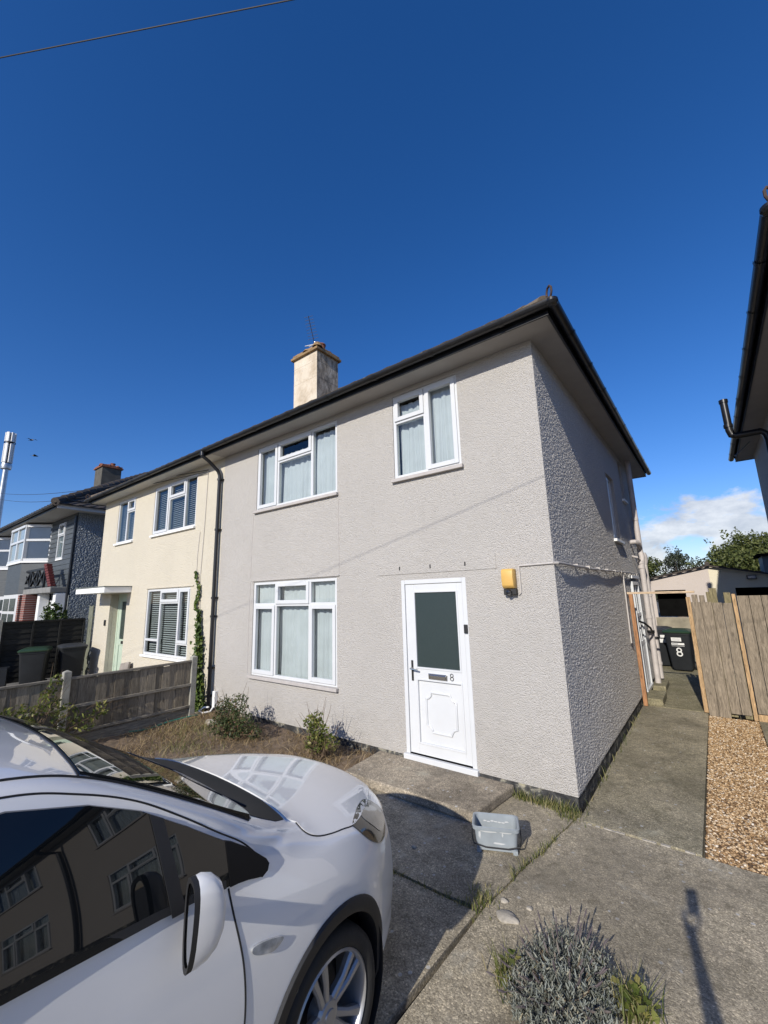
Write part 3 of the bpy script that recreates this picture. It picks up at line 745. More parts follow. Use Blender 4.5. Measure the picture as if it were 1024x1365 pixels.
def grey_details():
    root, W = grey, GW
    # front door
    fr = MB()
    def bx(mb, u0, u1, y0, y1, z0, z1):
        p, q = W(u0, y0, z0), W(u1, y1, z1); mb.box(p[0], q[0], p[1], q[1], p[2], q[2])
    bx(fr, 1.04, 1.095, -.006, .07, .15, 2.25); bx(fr, 1.935, 1.99, -.006, .07, .15, 2.25); bx(fr, 1.095, 1.935, -.006, .07, 2.195, 2.25)
    bx(fr, 1.02, 2.01, -.045, .07, .085, .150)
    df = fr.build('door', M['upvc'], root, bevel=.006)
    lf = MB(); y0 = .006
    bx(lf, 1.10, 1.17, y0, y0 + .05, .165, 2.19); bx(lf, 1.80, 1.93, y0, y0 + .05, .165, 2.19)
    bx(lf, 1.17, 1.80, y0, y0 + .05, 2.10, 2.19); bx(lf, 1.17, 1.80, y0, y0 + .05, .165, .285); bx(lf, 1.17, 1.80, y0, y0 + .05, 1.03, 1.155)
    bx(lf, 1.165, 1.805, y0 + .022, y0 + .045, .28, 1.035)
    # beads round the glass and the panel
    for (a, b, c, d) in ((1.17, 1.80, 1.155, 2.10), (1.17, 1.80, .285, 1.03)):
        t = .016
        bx(lf, a - .006, a + t, y0 - .008, y0 + .03, c - .006, d + .006); bx(lf, b - t, b + .006, y0 - .008, y0 + .03, c - .006, d + .006)
        bx(lf, a + t, b - t, y0 - .0075, y0 + .03, c - .006, c + t); bx(lf, a + t, b - t, y0 - .0075, y0 + .03, d - t, d + .006)
    leaf = lf.build('door_leaf', M['upvc'], df, bevel=.003, seg=1)
    md = MB()    # raised moulding with scooped corners
    cu, cz, hw, hh, cr = 1.48, .655, .205, .225, .075
    # order the scoops so the outline runs round without crossing
    def scoop(cx, cz_, a0, a1): return [(cx + cr * math.cos(R(a0 + (a1 - a0) * k / 6)), cz_ + cr * math.sin(R(a0 + (a1 - a0) * k / 6))) for k in range(7)]
    out = scoop(cu + hw, cz + hh, 270, 180) + scoop(cu - hw, cz + hh, 360, 270) + scoop(cu - hw, cz - hh, 90, 0) + scoop(cu + hw, cz - hh, 180, 90)
    md.tube([W(a, y0 + .018, b) for a, b in out + out[:1]], .014, 8, caps=False)
    md.build('moulding', M['upvc'], df, smooth=True)
    g = MB(); bx(g, 1.18, 1.79, y0 + .012, y0 + .02, 1.165, 2.09); g.build('pane', M['glass_obscure'], df)
    lb = MB(); bx(lb, 1.36, 1.62, y0 - .016, y0, 1.042, 1.108); bx(lb, 1.375, 1.605, y0 - .024, y0 - .016, 1.056, 1.094)
    lb.build('letterbox', M['chrome'], df, bevel=.004)
    n8 = MB(); c = W(1.30, 0, 0); number8(n8, (c[0], 1.088), .042, .082, .004, y0 - .006); n8.build('house_number', M['black'], df, smooth=True)
    hb = MB(); bx(hb, 1.845, 1.872, y0 - .012, y0, 1.00, 1.245); hb.build('handle_plate', M['black'], df, bevel=.004)
    hl = MB(); p = W(1.858, y0 - .01, 1.15); hl.tube([p, (p[0], p[1] - .045, p[2]), (p[0] + .03, p[1] - .05, p[2] - .004), (p[0] + .115, p[1] - .045, p[2] - .012)], .0095, 8)
    hl.build('handle', M['chrome'], df, smooth=True)
    kb = MB(); bx(kb, 1.045, 1.09, -.03, -.004, 1.60, 1.70); kb.build('key_box', M['black'], df, bevel=.006)
    # patched lintel with three slots, raised edges round the ground floor window
    lt = MB(); bx(lt, .64, 2.38, -.009, .0, 2.33, 2.505)
    bx(lt, 3.12, 5.30, -.02, .004, 2.365, 2.385)
    lt.build('lintel_patch', M['render_grey'], root, bevel=.003, seg=1)
    for u in (1.03, 1.52, 2.0):
        vs = MB(); bx(vs, u - .008, u + .008, -.0115, -.005, 2.385, 2.435); vs.build('weep_slot', M['black'], root)
    for (a, b) in (((3.135, 3.61), (3.12, 2.40)), ((5.33, 3.6), (5.36, 2.42)), ((5.36, 2.36), (5.36, .80))):
        cr_ = MB(); cr_.tube([W(a[0], -.002, a[1]), W((a[0] + b[0]) / 2 + .01, -.002, (a[1] + b[1]) / 2), W(b[0], -.002, b[1])], .0045, 6)
        cr_.build('surface_cable', M['sill'], root, smooth=True)
    # soil stack and waste pipes on the side wall
    sp = MB(); x = .105
    sp.tube([(x + .02, 6.28, EAVE + .01), (x + .02, 6.28, 3.02)], .056, 14)
    sp.tube([(x + .02, 6.28, 3.02), (x + .02, 6.27, 2.9), (x + .05, 6.2, 2.72), (x + .02, 6.2, 2.56), (x + .01, 6.2, .10)], .056, 14)
    for z in (3.6, 2.62, 2.52, 1.45, 1.15): sp.lathe([(.058, -.035), (.068, -.033), (.068, .033), (.058, .035)], 16, (x + .012, 6.2 if z < 2.7 else 6.28, z))
    sp.tube([(0, 5.86, 3.05), (.10, 5.86, 3.05), (.14, 5.92, 3.04), (x + .03, 6.22, 2.95)], .05, 12)
    sp.tube([(.0, 5.9, 2.75), (.09, 5.92, 2.72), (.11, 6.15, 2.66)], .022, 8)
    sp.build('soil_pipe', M['pipe'], root, smooth=True)
    wp = MB(); wp.tube([(.11, 6.95, 2.72), (.11, 6.95, .08)], .048, 14); wp.lathe([(.05, -.08), (.075, 0), (.075, .12), (.05, .2)], 14, (.11, 6.95, 2.68))
    wp.tube([(.0, 6.9, 2.98), (.08, 6.92, 2.95), (.11, 6.95, 2.8)], .03, 8)
    for z in (1.9, .95, .4): wp.lathe([(.05, -.03), (.06, -.028), (.06, .028), (.05, .03)], 14, (.11, 6.95, z))
    wp.build('waste_pipe', M['pipe'], root, smooth=True)
    for (y, z) in ((6.2, 1.15), (6.95, .95)):
        cl = MB(); cl.lathe([(.058, -.028), (.071, -.026), (.071, .026), (.058, .028)], 16, (.115 if y < 6.5 else .11, y, z))
        cl.build('pipe_collar', M['black'], root, smooth=True)
    cv = MB(); cv.tube([(.05, 5.2, 1.42), (.12, 5.3, 1.38), (.17, 5.7, 1.26), (.16, 6.1, 1.12)], .02, 8); cv.build('waste_hose', M['black'], root, smooth=True)
    # side door
    sd = MB(); sd.box(-.05, .045, 5.10, 5.17, .15, 2.2); sd.box(-.05, .045, 5.88, 5.95, .15, 2.2); sd.box(-.05, .045, 5.17, 5.88, 2.13, 2.2); sd.box(-.05, .055, 5.08, 5.97, .09, .15)
    sd.box(-.04, .022, 5.17, 5.88, .15, .95)
    for z in (.95, 1.5): sd.box(-.04, .03, 5.17, 5.88, z, z + .07)
    for y in (5.17, 5.49, 5.81): sd.box(-.04, .026, y, y + .07, .15, 2.13)
    s = sd.build('side_door', M['upvc'], root, bevel=.004, seg=1)
    sg = MB(); sg.box(-.03, .012, 5.24, 5.81, 1.0, 2.12); sg.build('pane', M['glass_obscure'], s)
    ld = MB(); ld.box(-.02, .06, 5.02, 6.02, 2.26, 2.32); ld.build('door_ledge', M['white'], root, bevel=.004)
    # black downpipe on the party line
    dp = MB(); x, y = -6.455, -.07
    dp.tube([(x - .10, -OF - .085, EAVE + .05), (x - .10, -OF - .085, EAVE - .03), (x - .07, -.28, EAVE - .12), (x - .02, y - .03, EAVE - .30), (x, y, EAVE - .40), (x, y, 2.5), (x + .01, y, .10)], .036, 12)
    dp.lathe([(.038, -.04), (.05, -.035), (.052, .06), (.038, .07)], 12, (x - .10, -OF - .085, EAVE + .01))
    for z in (4.5, 3.45, 2.1, 1.75, .8, .3):
        dp.lathe([(.038, -.022), (.047, -.02), (.047, .02), (.038, .022)], 12, (x, y, z)); dp.box(x - .06, x + .06, y + .02, -.001, z - .015, z + .015)
    dp.build('downpipe', M['gutter'], root, smooth=True)
    gs = MB(); gs.box(-6.33, -6.25, -.07, 0, .12, .40); o = gs.build('meter_box', M['white_plain'], root, bevel=.01)
    gp = MB(); gp.tube([(-6.29, -.05, .14), (-6.29, -.12, .06), (-6.36, -.22, .05), (-6.46, -.24, .07), (-6.44, -.16, .12), (-6.34, -.12, .13)], .016, 8)
    gp.build('waste_loop', M['white_plain'], root, smooth=True)
grey_details()

def chimney(root, x0, x1, y0, y1, zb, zt, mat, pots, cap=None, top=None):
    c = MB(); c.box(x0, x1, y0, y1, zb, zt)
    for z in (zt - .28, zt - .75): c.box(x0 - .004, x1 + .004, y0 - .004, y1 + .004, z, z + .012)
    ch = c.build('chimney', mat, root, bevel=.012)
    k = MB(); k.box(x0 - .07, x1 + .07, y0 - .07, y1 + .07, zt, zt + .07); k.box(x0 - .03, x1 + .03, y0 - .03, y1 + .03, zt + .07, zt + .15)
    # broken flaunching
    for i in range(9):
        a = random.random(); b = random.random()
        px, py = x0 + (x1 - x0) * a, y0 + (y1 - y0) * b
        k.lathe([(.14, .10), (.10, .16 + .06 * random.random()), (.0, .19 + .05 * random.random())], 9, (px, py, zt))
    k.build('chimney_cap', cap or M['cap'], ch, bevel=.01)
    for px, py in pots:
        p = MB(); p.lathe([(.0, 0), (.12, 0), (.105, .16), (.125, .17), (.125, .20), (.09, .20), (.085, .02)], 18, (px, py, zt + .13))
        p.build('chimney_pot', top or M['terracotta'], ch, smooth=True)
    return ch
ch1 = chimney(grey, -7.03, -6.12, 2.32, 3.12, 6.2, 8.50, M['chimney'], [(-6.4, 2.98), (-6.25, 2.6)])

# cream neighbour, the mirrored half of the pair
cw1 = (.99, 2.10, 3.66, 4.86, [(.99, 1.58, [], 'f'), (1.58, 2.10, [4.50], 'fc')], 'blind')
cw2 = (3.22, 5.28, 3.66, 4.87, [(3.22, 3.98, [], 'c'), (3.98, 4.75, [4.48], 'fc'), (4.75, 5.28, [], 'f')], 'blind')
cw3 = (3.23, 5.26, .862, 2.345, [(3.23, 3.90, [1.19], 'ff'), (3.90, 4.76, [2.03], 'fc'), (4.76, 5.26, [1.16], 'fc')], 'blind')
cream, CW, croof = half_house('semi_detached_house', 'cream rendered semi-detached house with grey blinds and a flat door canopy', -12.75, -1,
    M['render_cream'], M['white'], M['soffit_white'], [cw1, cw2, cw3], (), openings_extra=[(1.02, 2.08, .12, 2.28)])
def cream_details():
    W = CW
    def bx(mb, u0, u1, y0, y1, z0, z1):
        p, q = W(u0, y0, z0), W(u1, y1, z1); mb.box(p[0], q[0], p[1], q[1], p[2], q[2])
    rc = MB()   # recess lining
    rc.add([W(1.02, .08, .1), W(1.02, .35, .1), W(1.02, .35, 2.3), W(1.02, .08, 2.3)], [(0, 1, 2, 3)])
    rc.add([W(2.08, .08, .1), W(2.08, .35, .1), W(2.08, .35, 2.3), W(2.08, .08, 2.3)], [(0, 1, 2, 3)])
    rc.add([W(1.02, .08, 2.28), W(2.08, .08, 2.28), W(2.08, .35, 2.28), W(1.02, .35, 2.28)], [(0, 1, 2, 3)])
    rc.build('door_recess', M['render_cream'], cream)
    d = MB(); y = .20
    bx(d, 1.02, 1.09, y, y + .07, .12, 2.28); bx(d, 2.01, 2.08, y, y + .07, .12, 2.28); bx(d, 1.09, 2.01, y, y + .07, 2.2, 2.28)
    bx(d, 1.09, 1.25, y + .01, y + .06, .12, 2.2); bx(d, 1.85, 2.01, y + .01, y + .06, .12, 2.2); bx(d, 1.25, 1.85, y + .01, y + .06, 2.08, 2.2)
    bx(d, 1.25, 1.85, y + .01, y + .06, .12, .28); bx(d, 1.25, 1.85, y + .01, y + .06, .95, 1.1); bx(d, 1.25, 1.85, y + .03, y + .05, .28, .95)
    bx(d, 1.52, 1.58, y + .012, y + .05, .28, .95)
    dd = d.build('door', M['upvc_green'], cream, bevel=.004, seg=1)
    g = MB(); bx(g, 1.25, 1.85, y + .03, y + .035, 1.1, 2.08); g.build('pane', M['glass_obscure'], dd)
    l = MB(); bx(l, 1.42, 1.68, y - .004, y + .01, .985, 1.055); l.build('letterbox', M['black'], dd)
    h = MB(); p = W(1.95, y, 1.08); h.tube([p, (p[0], p[1] - .05, p[2]), (p[0] - .12, p[1] - .05, p[2] + .02)], .012, 8); h.build('handle', M['chrome'], dd, smooth=True)
    c = MB(); bx(c, .33, 2.32, -.62, .0, 2.305, 2.445)
    c.build('door_canopy', M['white'], cream, bevel=.006)
    cf = MB(); bx(cf, .31, 2.34, -.64, .02, 2.4455, 2.465); cf.build('canopy_felt', M['clad_light'], cream)
    b = MB(); bx(b, .78, .86, -.03, 0, 1.45, 1.60); b.build('doorbell', M['black'], cream, bevel=.005)
    lt = MB(); bx(lt, 3.18, 5.40, -.022, 0, 2.36, 2.385); lt.build('lintel_edge', M['render_cream'], cream)
    cb = MB(); cb.tube([(-7.02, -.012, 4.85), (-7.05, -.012, 3.6), (-7.10, -.012, 2.6)], .006, 6)
    cb.build('surface_cable', M['conduit'], cream, smooth=True)
    cb = MB(); cb.tube([(-7.22, -.01, 3.5), (-7.27, -.01, 3.0), (-7.26, -.01, 2.4)], .005, 6)
    cb.build('surface_cable', M['conduit'], cream, smooth=True)
cream_details()

# neighbouring pair on the right: seen as eaves at the frame's edge and mirrored in the car's glass
rw = [win_ul, win_lw, win_ur]
right, RW, _ = half_house('semi_detached_house', 'beige house whose black gutter and soffit enter at the right edge', 2.46, -1,
    M['render_right'], M['sill'], M['soffit'], rw, (), openings_extra=[door_op], tile=M['tiles_dark'])
right2, RW2, _ = half_house('semi_detached_house', 'beige far half of the right hand pair, standing outside the frame', 15.16, 1,
    M['render_right'], M['sill'], M['soffit'], rw, (), openings_extra=[door_op], tile=M['tiles_dark'])
def right_details():
    for root, W in ((right, RW), (right2, RW2)):
        d = MB(); p, q = W(1.04, .0, .15), W(1.99, .06, 2.25); d.box(p[0], q[0], p[1], q[1], p[2], q[2]); dd = d.build('door', M['upvc'], root, bevel=.01)
        p, q = W(1.2, -.004, 1.15), W(1.83, .0, 2.1); g = MB(); g.box(p[0], q[0], p[1], q[1], p[2], q[2]); g.build('pane', M['glass_obscure'], dd)
    dp = MB(); dp.tube([(8.81, -.40, 5.0), (8.81, -.3, 4.8), (8.81, -.07, 4.55), (8.81, -.07, .1)], .045, 10); dp.build('downpipe', M['gutter'], right, smooth=True)
    # vent pipe that swings out round the gutter
    v = MB(); y = 4.55
    v.tube([(2.38, y, .1), (2.38, y, 4.44), (2.36, y, 4.54), (2.30, y, 4.60), (1.98, y, 4.60), (1.925, y, 4.63), (1.905, y, 4.72), (1.90, y, 5.28)], .056, 14)
    for z in (4.8, 5.26): v.lathe([(.057, -.03), (.066, -.028), (.066, .028), (.057, .03)], 14, (1.901, y, z))
    v.build('vent_pipe', M['gutter'], right, smooth=True)
    s = MB(); s.tube([(2.30, 6.4, 4.93), (2.02, 6.1, 4.62)], .012, 8); s.build('bracket_rod', M['steel'], right, smooth=True)
right_details()

# ------------------------------------------------------------------ ground
def sheet(name, poly, z0, z1, mat, bevel=0):
    return struct(MB().prism(poly, z0, z1, 'Z').build(name, mat, bevel=bevel))
g = MB(); g.add([(-400, -400, -.06), (400, -400, -.06), (400, 400, -.06), (-400, 400, -.06)], [(0, 1, 2, 3)])
struct(g.build('ground', M['earth'], recalc=False))
# driveway slabs separated by real joints
def curve_edge(p, q, n, amp):
    out = []
    for i in range(n + 1):
        t = i / n; w = math.sin(t * PI)
        out.append((p[0] + (q[0] - p[0]) * t + random.uniform(-amp, amp) * w, p[1] + (q[1] - p[1]) * t + random.uniform(-amp, amp) * w))
    return out
jl = curve_edge((.02, .0), (-.22, -1.66), 14, .012)
# left slab in front of the step
sheet('driveway_left_bay', [(-2.35, -.02)] + [(p[0] - .012, p[1] - .008) for p in jl] + curve_edge((-.25, -1.70), (-2.35, -1.70), 8, .015)[1:], -.05, 0, M['concrete'])
sheet('driveway_parking_bay', curve_edge((-2.35, -1.725), (-.245, -1.722), 8, .010) + curve_edge((-.255, -1.76), (-.42, -7), 10, .012)[1:] + [(-6.9, -7), (-6.9, -2.6), (-2.35, -2.4)], -.05, -.002, M['concrete'])
rj = [(p[0] + .006, p[1] - .0) for p in jl]
struct(MB().box(-2.4, -.2, -1.78, -1.66, -.06, -.012).build('joint_dirt', M['joint']))
struct(MB().prism([(-.30, -1.75), (-.16, -1.75), (.10, .02), (-.06, .02)], -.06, -.011, 'Z').build('joint_dirt', M['joint']))
sheet('driveway_main_bay', rj[::-1] + [(.09, -.185)] + curve_edge((.1, -.19), (1.6, -.20), 8, .006) + [(2.46, -.20), (2.46, -7)] + curve_edge((-.36, -7), (-.215, -1.76), 8, .01), -.05, .001, M['concrete'])
sheet('side_path', [(.03, .0), (.06, -.155), (.93, -.165), (.945, 4.4), (.95, 8.4), (.0, 8.4)], -.05, .004, M['concrete2'])
sheet('side_path_rear', [(-1.2, 4.52), (-.1, 8.41), (.96, 8.41), (.96, 11), (-1.2, 11)], -.05, -.004, M['concrete_moss'])
sheet('garage_apron', [(.97, 4.62), (6, 4.62), (6, 11), (.97, 11)], -.05, -.01, M['concrete2'])
sheet('side_strip', [(1.57, -.165), (2.46, -.165), (2.46, 4.6), (1.57, 4.6)], -.05, .0, M['concrete2'])
struct(MB().box(.946, 1.56, -.164, 4.40, -.05, -.014).build('gravel_bed', M['gravel_bed']))
mo = MB()
for i in range(26):
    t = i / 26; x0 = .10 + .85 * t
    if random.random() < .25: continue
    mo.box(x0, x0 + .036, -.186 + random.uniform(-.004, .004), -.160 + random.uniform(-.004, .004), -.04, .003 + random.uniform(-.004, .003))
struct(mo.build('mortar_joint', M['mortar'], bevel=.003))
# mossy side of the path beyond the frame
struct(MB().prism([(.0, 4.55), (.9, 4.55), (.93, 8.3), (.0, 8.3)], .0045, .010, 'Z').build('path_moss', M['concrete_moss']))
# front bed
def bed():
    nx, ny = 60, 34; vs = []
    for j in range(ny + 1):
        for i in range(nx + 1):
            x = -6.36 + 4.0 * i / nx; y = -2.55 + 2.56 * j / ny
            h = .03 * math.sin(x * 2.3 + y) + .025 * math.sin(x * 5.1 - y * 4) + random.uniform(-.012, .012)
            e = min(1, (y + 2.55) / .3, (-2.36 - x) / .25)
            vs.append((x, y, -.02 + .055 * max(0, e) + h * .5 * max(0, e)))
    fs = [(j * (nx + 1) + i, j * (nx + 1) + i + 1, (j + 1) * (nx + 1) + i + 1, (j + 1) * (nx + 1) + i) for j in range(ny) for i in range(nx)]
    return struct(MB().add(vs, fs).build('flower_bed', M['soil'], smooth=True, angle=0))
bed()
sheet('neighbour_front_yard', [(-13.2, -7), (-6.48, -7), (-6.48, 0), (-13.2, 0)], -.05, -.006, M['concrete'])
sheet('far_front_yard', [(-40, -7), (-13.3, -7), (-13.3, 0), (-40, 0)], -.05, -.008, M['earth'])

# doorstep and side steps
st = MB(); st.prism([(-2.42, .0), (-2.36, -.74), (-.72, -.76), (-.63, -.0)], 0.0, .094, 'Z')
tag(st.build('doorstep', M['step'], bevel=.018, seg=3), 'broad concrete step below the white front door', 'step')
s1 = MB().box(.012, .32, 4.58, 5.34, .004, .125); tag(s1.build('side_step', M['concrete_moss'], bevel=.015), 'mossy step nearer the front, by the timber door post', 'step')
s2 = MB().box(.02, .27, 5.86, 6.62, .004, .11); tag(s2.build('side_step', M['concrete_moss'], bevel=.015), 'mossy step farther back, under the two pale waste pipes', 'step')

# ------------------------------------------------------------------ small scattered geometry
ICO = None
def ico():
    global ICO
    if ICO is None:
        bm = bmesh.new(); bmesh.ops.create_icosphere(bm, subdivisions=1, radius=1)
        ICO = (np.array([v.co[:] for v in bm.verts]), np.array([[v.index for v in f.verts] for f in bm.faces])); bm.free()
    return ICO
def stones(name, n, xr, yr, z, r0, r1, mat, filt=None):
    v0, f0 = ico(); Vs = []; Fs = []; b = 0
    for _ in range(n):
        x, y = RNG.uniform(*xr), RNG.uniform(*yr)
        if filt and not filt(x, y): continue
        r = RNG.uniform(r0, r1); sc = np.array([RNG.uniform(.7, 1.35), RNG.uniform(.7, 1.35), RNG.uniform(.45, .8)]) * r
        a = RNG.uniform(0, 6.28); c, s_ = math.cos(a), math.sin(a)
        V = v0 * (1 + RNG.uniform(-.16, .16, (len(v0), 1))) * sc
        V = np.stack([V[:, 0] * c - V[:, 1] * s_, V[:, 0] * s_ + V[:, 1] * c, V[:, 2]], 1)
        Vs.append(V + [x, y, z + RNG.uniform(-.4, .7) * r]); Fs.append(f0 + b); b += len(v0)
    return np_mesh(name, np.concatenate(Vs), np.concatenate(Fs), mat, smooth=False)
stuff(stones('gravel', 15500, (.952, 1.56), (-.165, 4.40), -.012, .006, .0125, M['gravel']))
def blades(name, pts, hr, w, mat, lean=.5, parent=None):
    """grass blades: three point folded strips"""
    V = []; F = []
    for (x, y, z) in pts:
        h = RNG.uniform(*hr); a = RNG.uniform(0, 6.28); l = RNG.uniform(.1, lean) * h; b = RNG.uniform(0, 6.28)
        dx, dy = math.cos(a) * w, math.sin(a) * w; lx, ly = math.cos(b) * l, math.sin(b) * l; k = len(V)
        V += [(x - dx, y - dy, z), (x + dx, y + dy, z), (x + dx * .8 + lx * .35, y + dy * .8 + ly * .35, z + h * .6), (x - dx * .8 + lx * .35, y - dy * .8 + ly * .35, z + h * .6),
              (x + lx + dx * .1, y + ly + dy * .1, z + h), (x + lx - dx * .1, y + ly - dy * .1, z + h)]
        F += [(k, k + 1, k + 2, k + 3), (k + 3, k + 2, k + 4, k + 5)]
    return np_mesh(name, V, F, mat, parent)
def leaves(name, P, N, size, mat, parent=None, asp=.55, fold=.25, jit=.9):
    """pointed folded leaves at points P facing roughly N"""
    n = len(P); P = np.asarray(P); N = np.asarray(N) + RNG.normal(0, jit, (n, 3)); N /= np.linalg.norm(N, axis=1, keepdims=True) + 1e-9
    T = RNG.normal(0, 1, (n, 3)); T -= N * np.sum(T * N, 1, keepdims=True); T /= np.linalg.norm(T, axis=1, keepdims=True) + 1e-9
    B = np.cross(N, T); sz = (size * RNG.uniform(.6, 1.35, (n, 1)))
    a = P - T * sz * .5; b = P + B * sz * asp * .5 + N * sz * fold * .3; c = P + T * sz * .5 ; d = P - B * sz * asp * .5 + N * sz * fold * .3
    V = np.stack([a, b, c, d], 1).reshape(-1, 3); i = np.arange(n)[:, None] * 4
    F = np.concatenate([i + [[0, 1, 2]], i + [[0, 2, 3]]], 1).reshape(-1, 3)
    return np_mesh(name, V, F, mat, parent)
def clump_points(n, centres, radii):
    """points through the volume of several ellipsoid clumps, denser near their skins"""
    C = np.array(centres); Rr = np.array(radii); w = (Rr ** 2).sum(1); k = RNG.choice(len(C), n, p=w / w.sum())
    d = RNG.normal(0, 1, (n, 3)); d /= np.linalg.norm(d, axis=1, keepdims=True); r = RNG.uniform(.25, 1, (n, 1)) ** .45
    return C[k] + d * r * Rr[k], d
# grass in the slab joints and along the plinth
pts = []
for p, q in zip(jl, jl[1:]):
    for _ in range(46):
        t = random.random(); dens = .08 + .75 * (math.sin(p[1] * 5.3) * .5 + .5)
        if random.random() > dens: continue
        pts.append((p[0] + (q[0] - p[0]) * t - .005 + random.gauss(0, .014), p[1] + (q[1] - p[1]) * t - .01 + random.gauss(0, .014), -.03))
stuff(blades('joint_grass', pts, (.035, .10), .0028, M['grass'], .8))
pts = [(random.uniform(-.60, -.10) + random.gauss(0, .02), -.035 - abs(random.gauss(0, .035)), -.005) for _ in range(330)] + [(random.gauss(-.08, .08), random.gauss(-.12, .06), -.01) for _ in range(160)]
pts += [(.03 + abs(random.gauss(0, .02)), random.uniform(.0, 4.2), 0) for _ in range(80)]
stuff(blades('plinth_weeds', pts, (.03, .11), .003, M['grass'], .9))
pts = [(random.gauss(-.25, .05), random.gauss(-1.62, .06), -.01) for _ in range(140)] + [(random.uniform(-1.2, -.3), -1.72 + random.gauss(0, .012), -.03) for _ in range(160)]
stuff(blades('crack_grass', pts, (.02, .075), .003, M['grass'], .9))
pts = [(x, y, -.01) for x, y in ((random.uniform(-6.3, -2.42), random.uniform(-2.4, -.03)) for _ in range(15000)) if random.random() < .5 + .5 * math.sin(x * 3.1 + 1.3 * math.sin(y * 2.7)) * math.sin(y * 4.3 + x)]
stuff(blades('dry_grass', pts, (.04, .15), .0035, M['drygrass'], 2.4))
pts = [(random.gauss(-5.4, .5), random.gauss(-.75, .3), 0) for _ in range(500)] + [(random.gauss(-4.6, .4), random.gauss(-1.35, .15), 0) for _ in range(350)]
stuff(blades('bed_grass', [p for p in pts if -6.3 < p[0] < -2.5 and -2.3 < p[1] < -.04], (.06, .16), .003, M['grass'], 1.1))
def stone(name, label, x, y, rx, ry, rz, mat='stone', rot=0):
    bm = bmesh.new(); bmesh.ops.create_icosphere(bm, subdivisions=3, radius=1)
    rg = random.Random(name + str(x))
    ph = [rg.uniform(0, 6) for _ in range(6)]
    for v in bm.verts:
        k = 1 + .10 * math.sin(v.co.x * 3 + ph[0]) + .08 * math.sin(v.co.y * 5 + ph[1]) + .05 * math.sin(v.co.z * 7 + v.co.x * 6 + ph[2])
        v.co = Vector((v.co.x * rx * k, v.co.y * ry * k, v.co.z * rz * k))
    me = bpy.data.meshes.new(name); bm.to_mesh(me); bm.free(); me.polygons.foreach_set('use_smooth', [True] * len(me.polygons))
    o = link(name, me, M[mat]); o.location = (x, y, rz * .3); o.rotation_euler = (0, 0, rot)
    return tag(o, label, 'stone')
stone('stone', 'largest flat pale stone at the end of the grassy crack', -.055, -1.66, .075, .055, .018)
stone('stone', 'small pale stone just behind the largest flat stone', -.13, -1.53, .028, .02, .014)
stone('stone', 'small pale stone lying right of the largest flat stone', .03, -1.50, .02, .018, .012)
stone('stone', 'single light pebble in the shadow in front of the car nose', -.98, -1.36, .022, .018, .012)
stone('stone', 'pale chalky rubble lump among dry grass at the fence end', -5.75, -.42, .13, .08, .06)

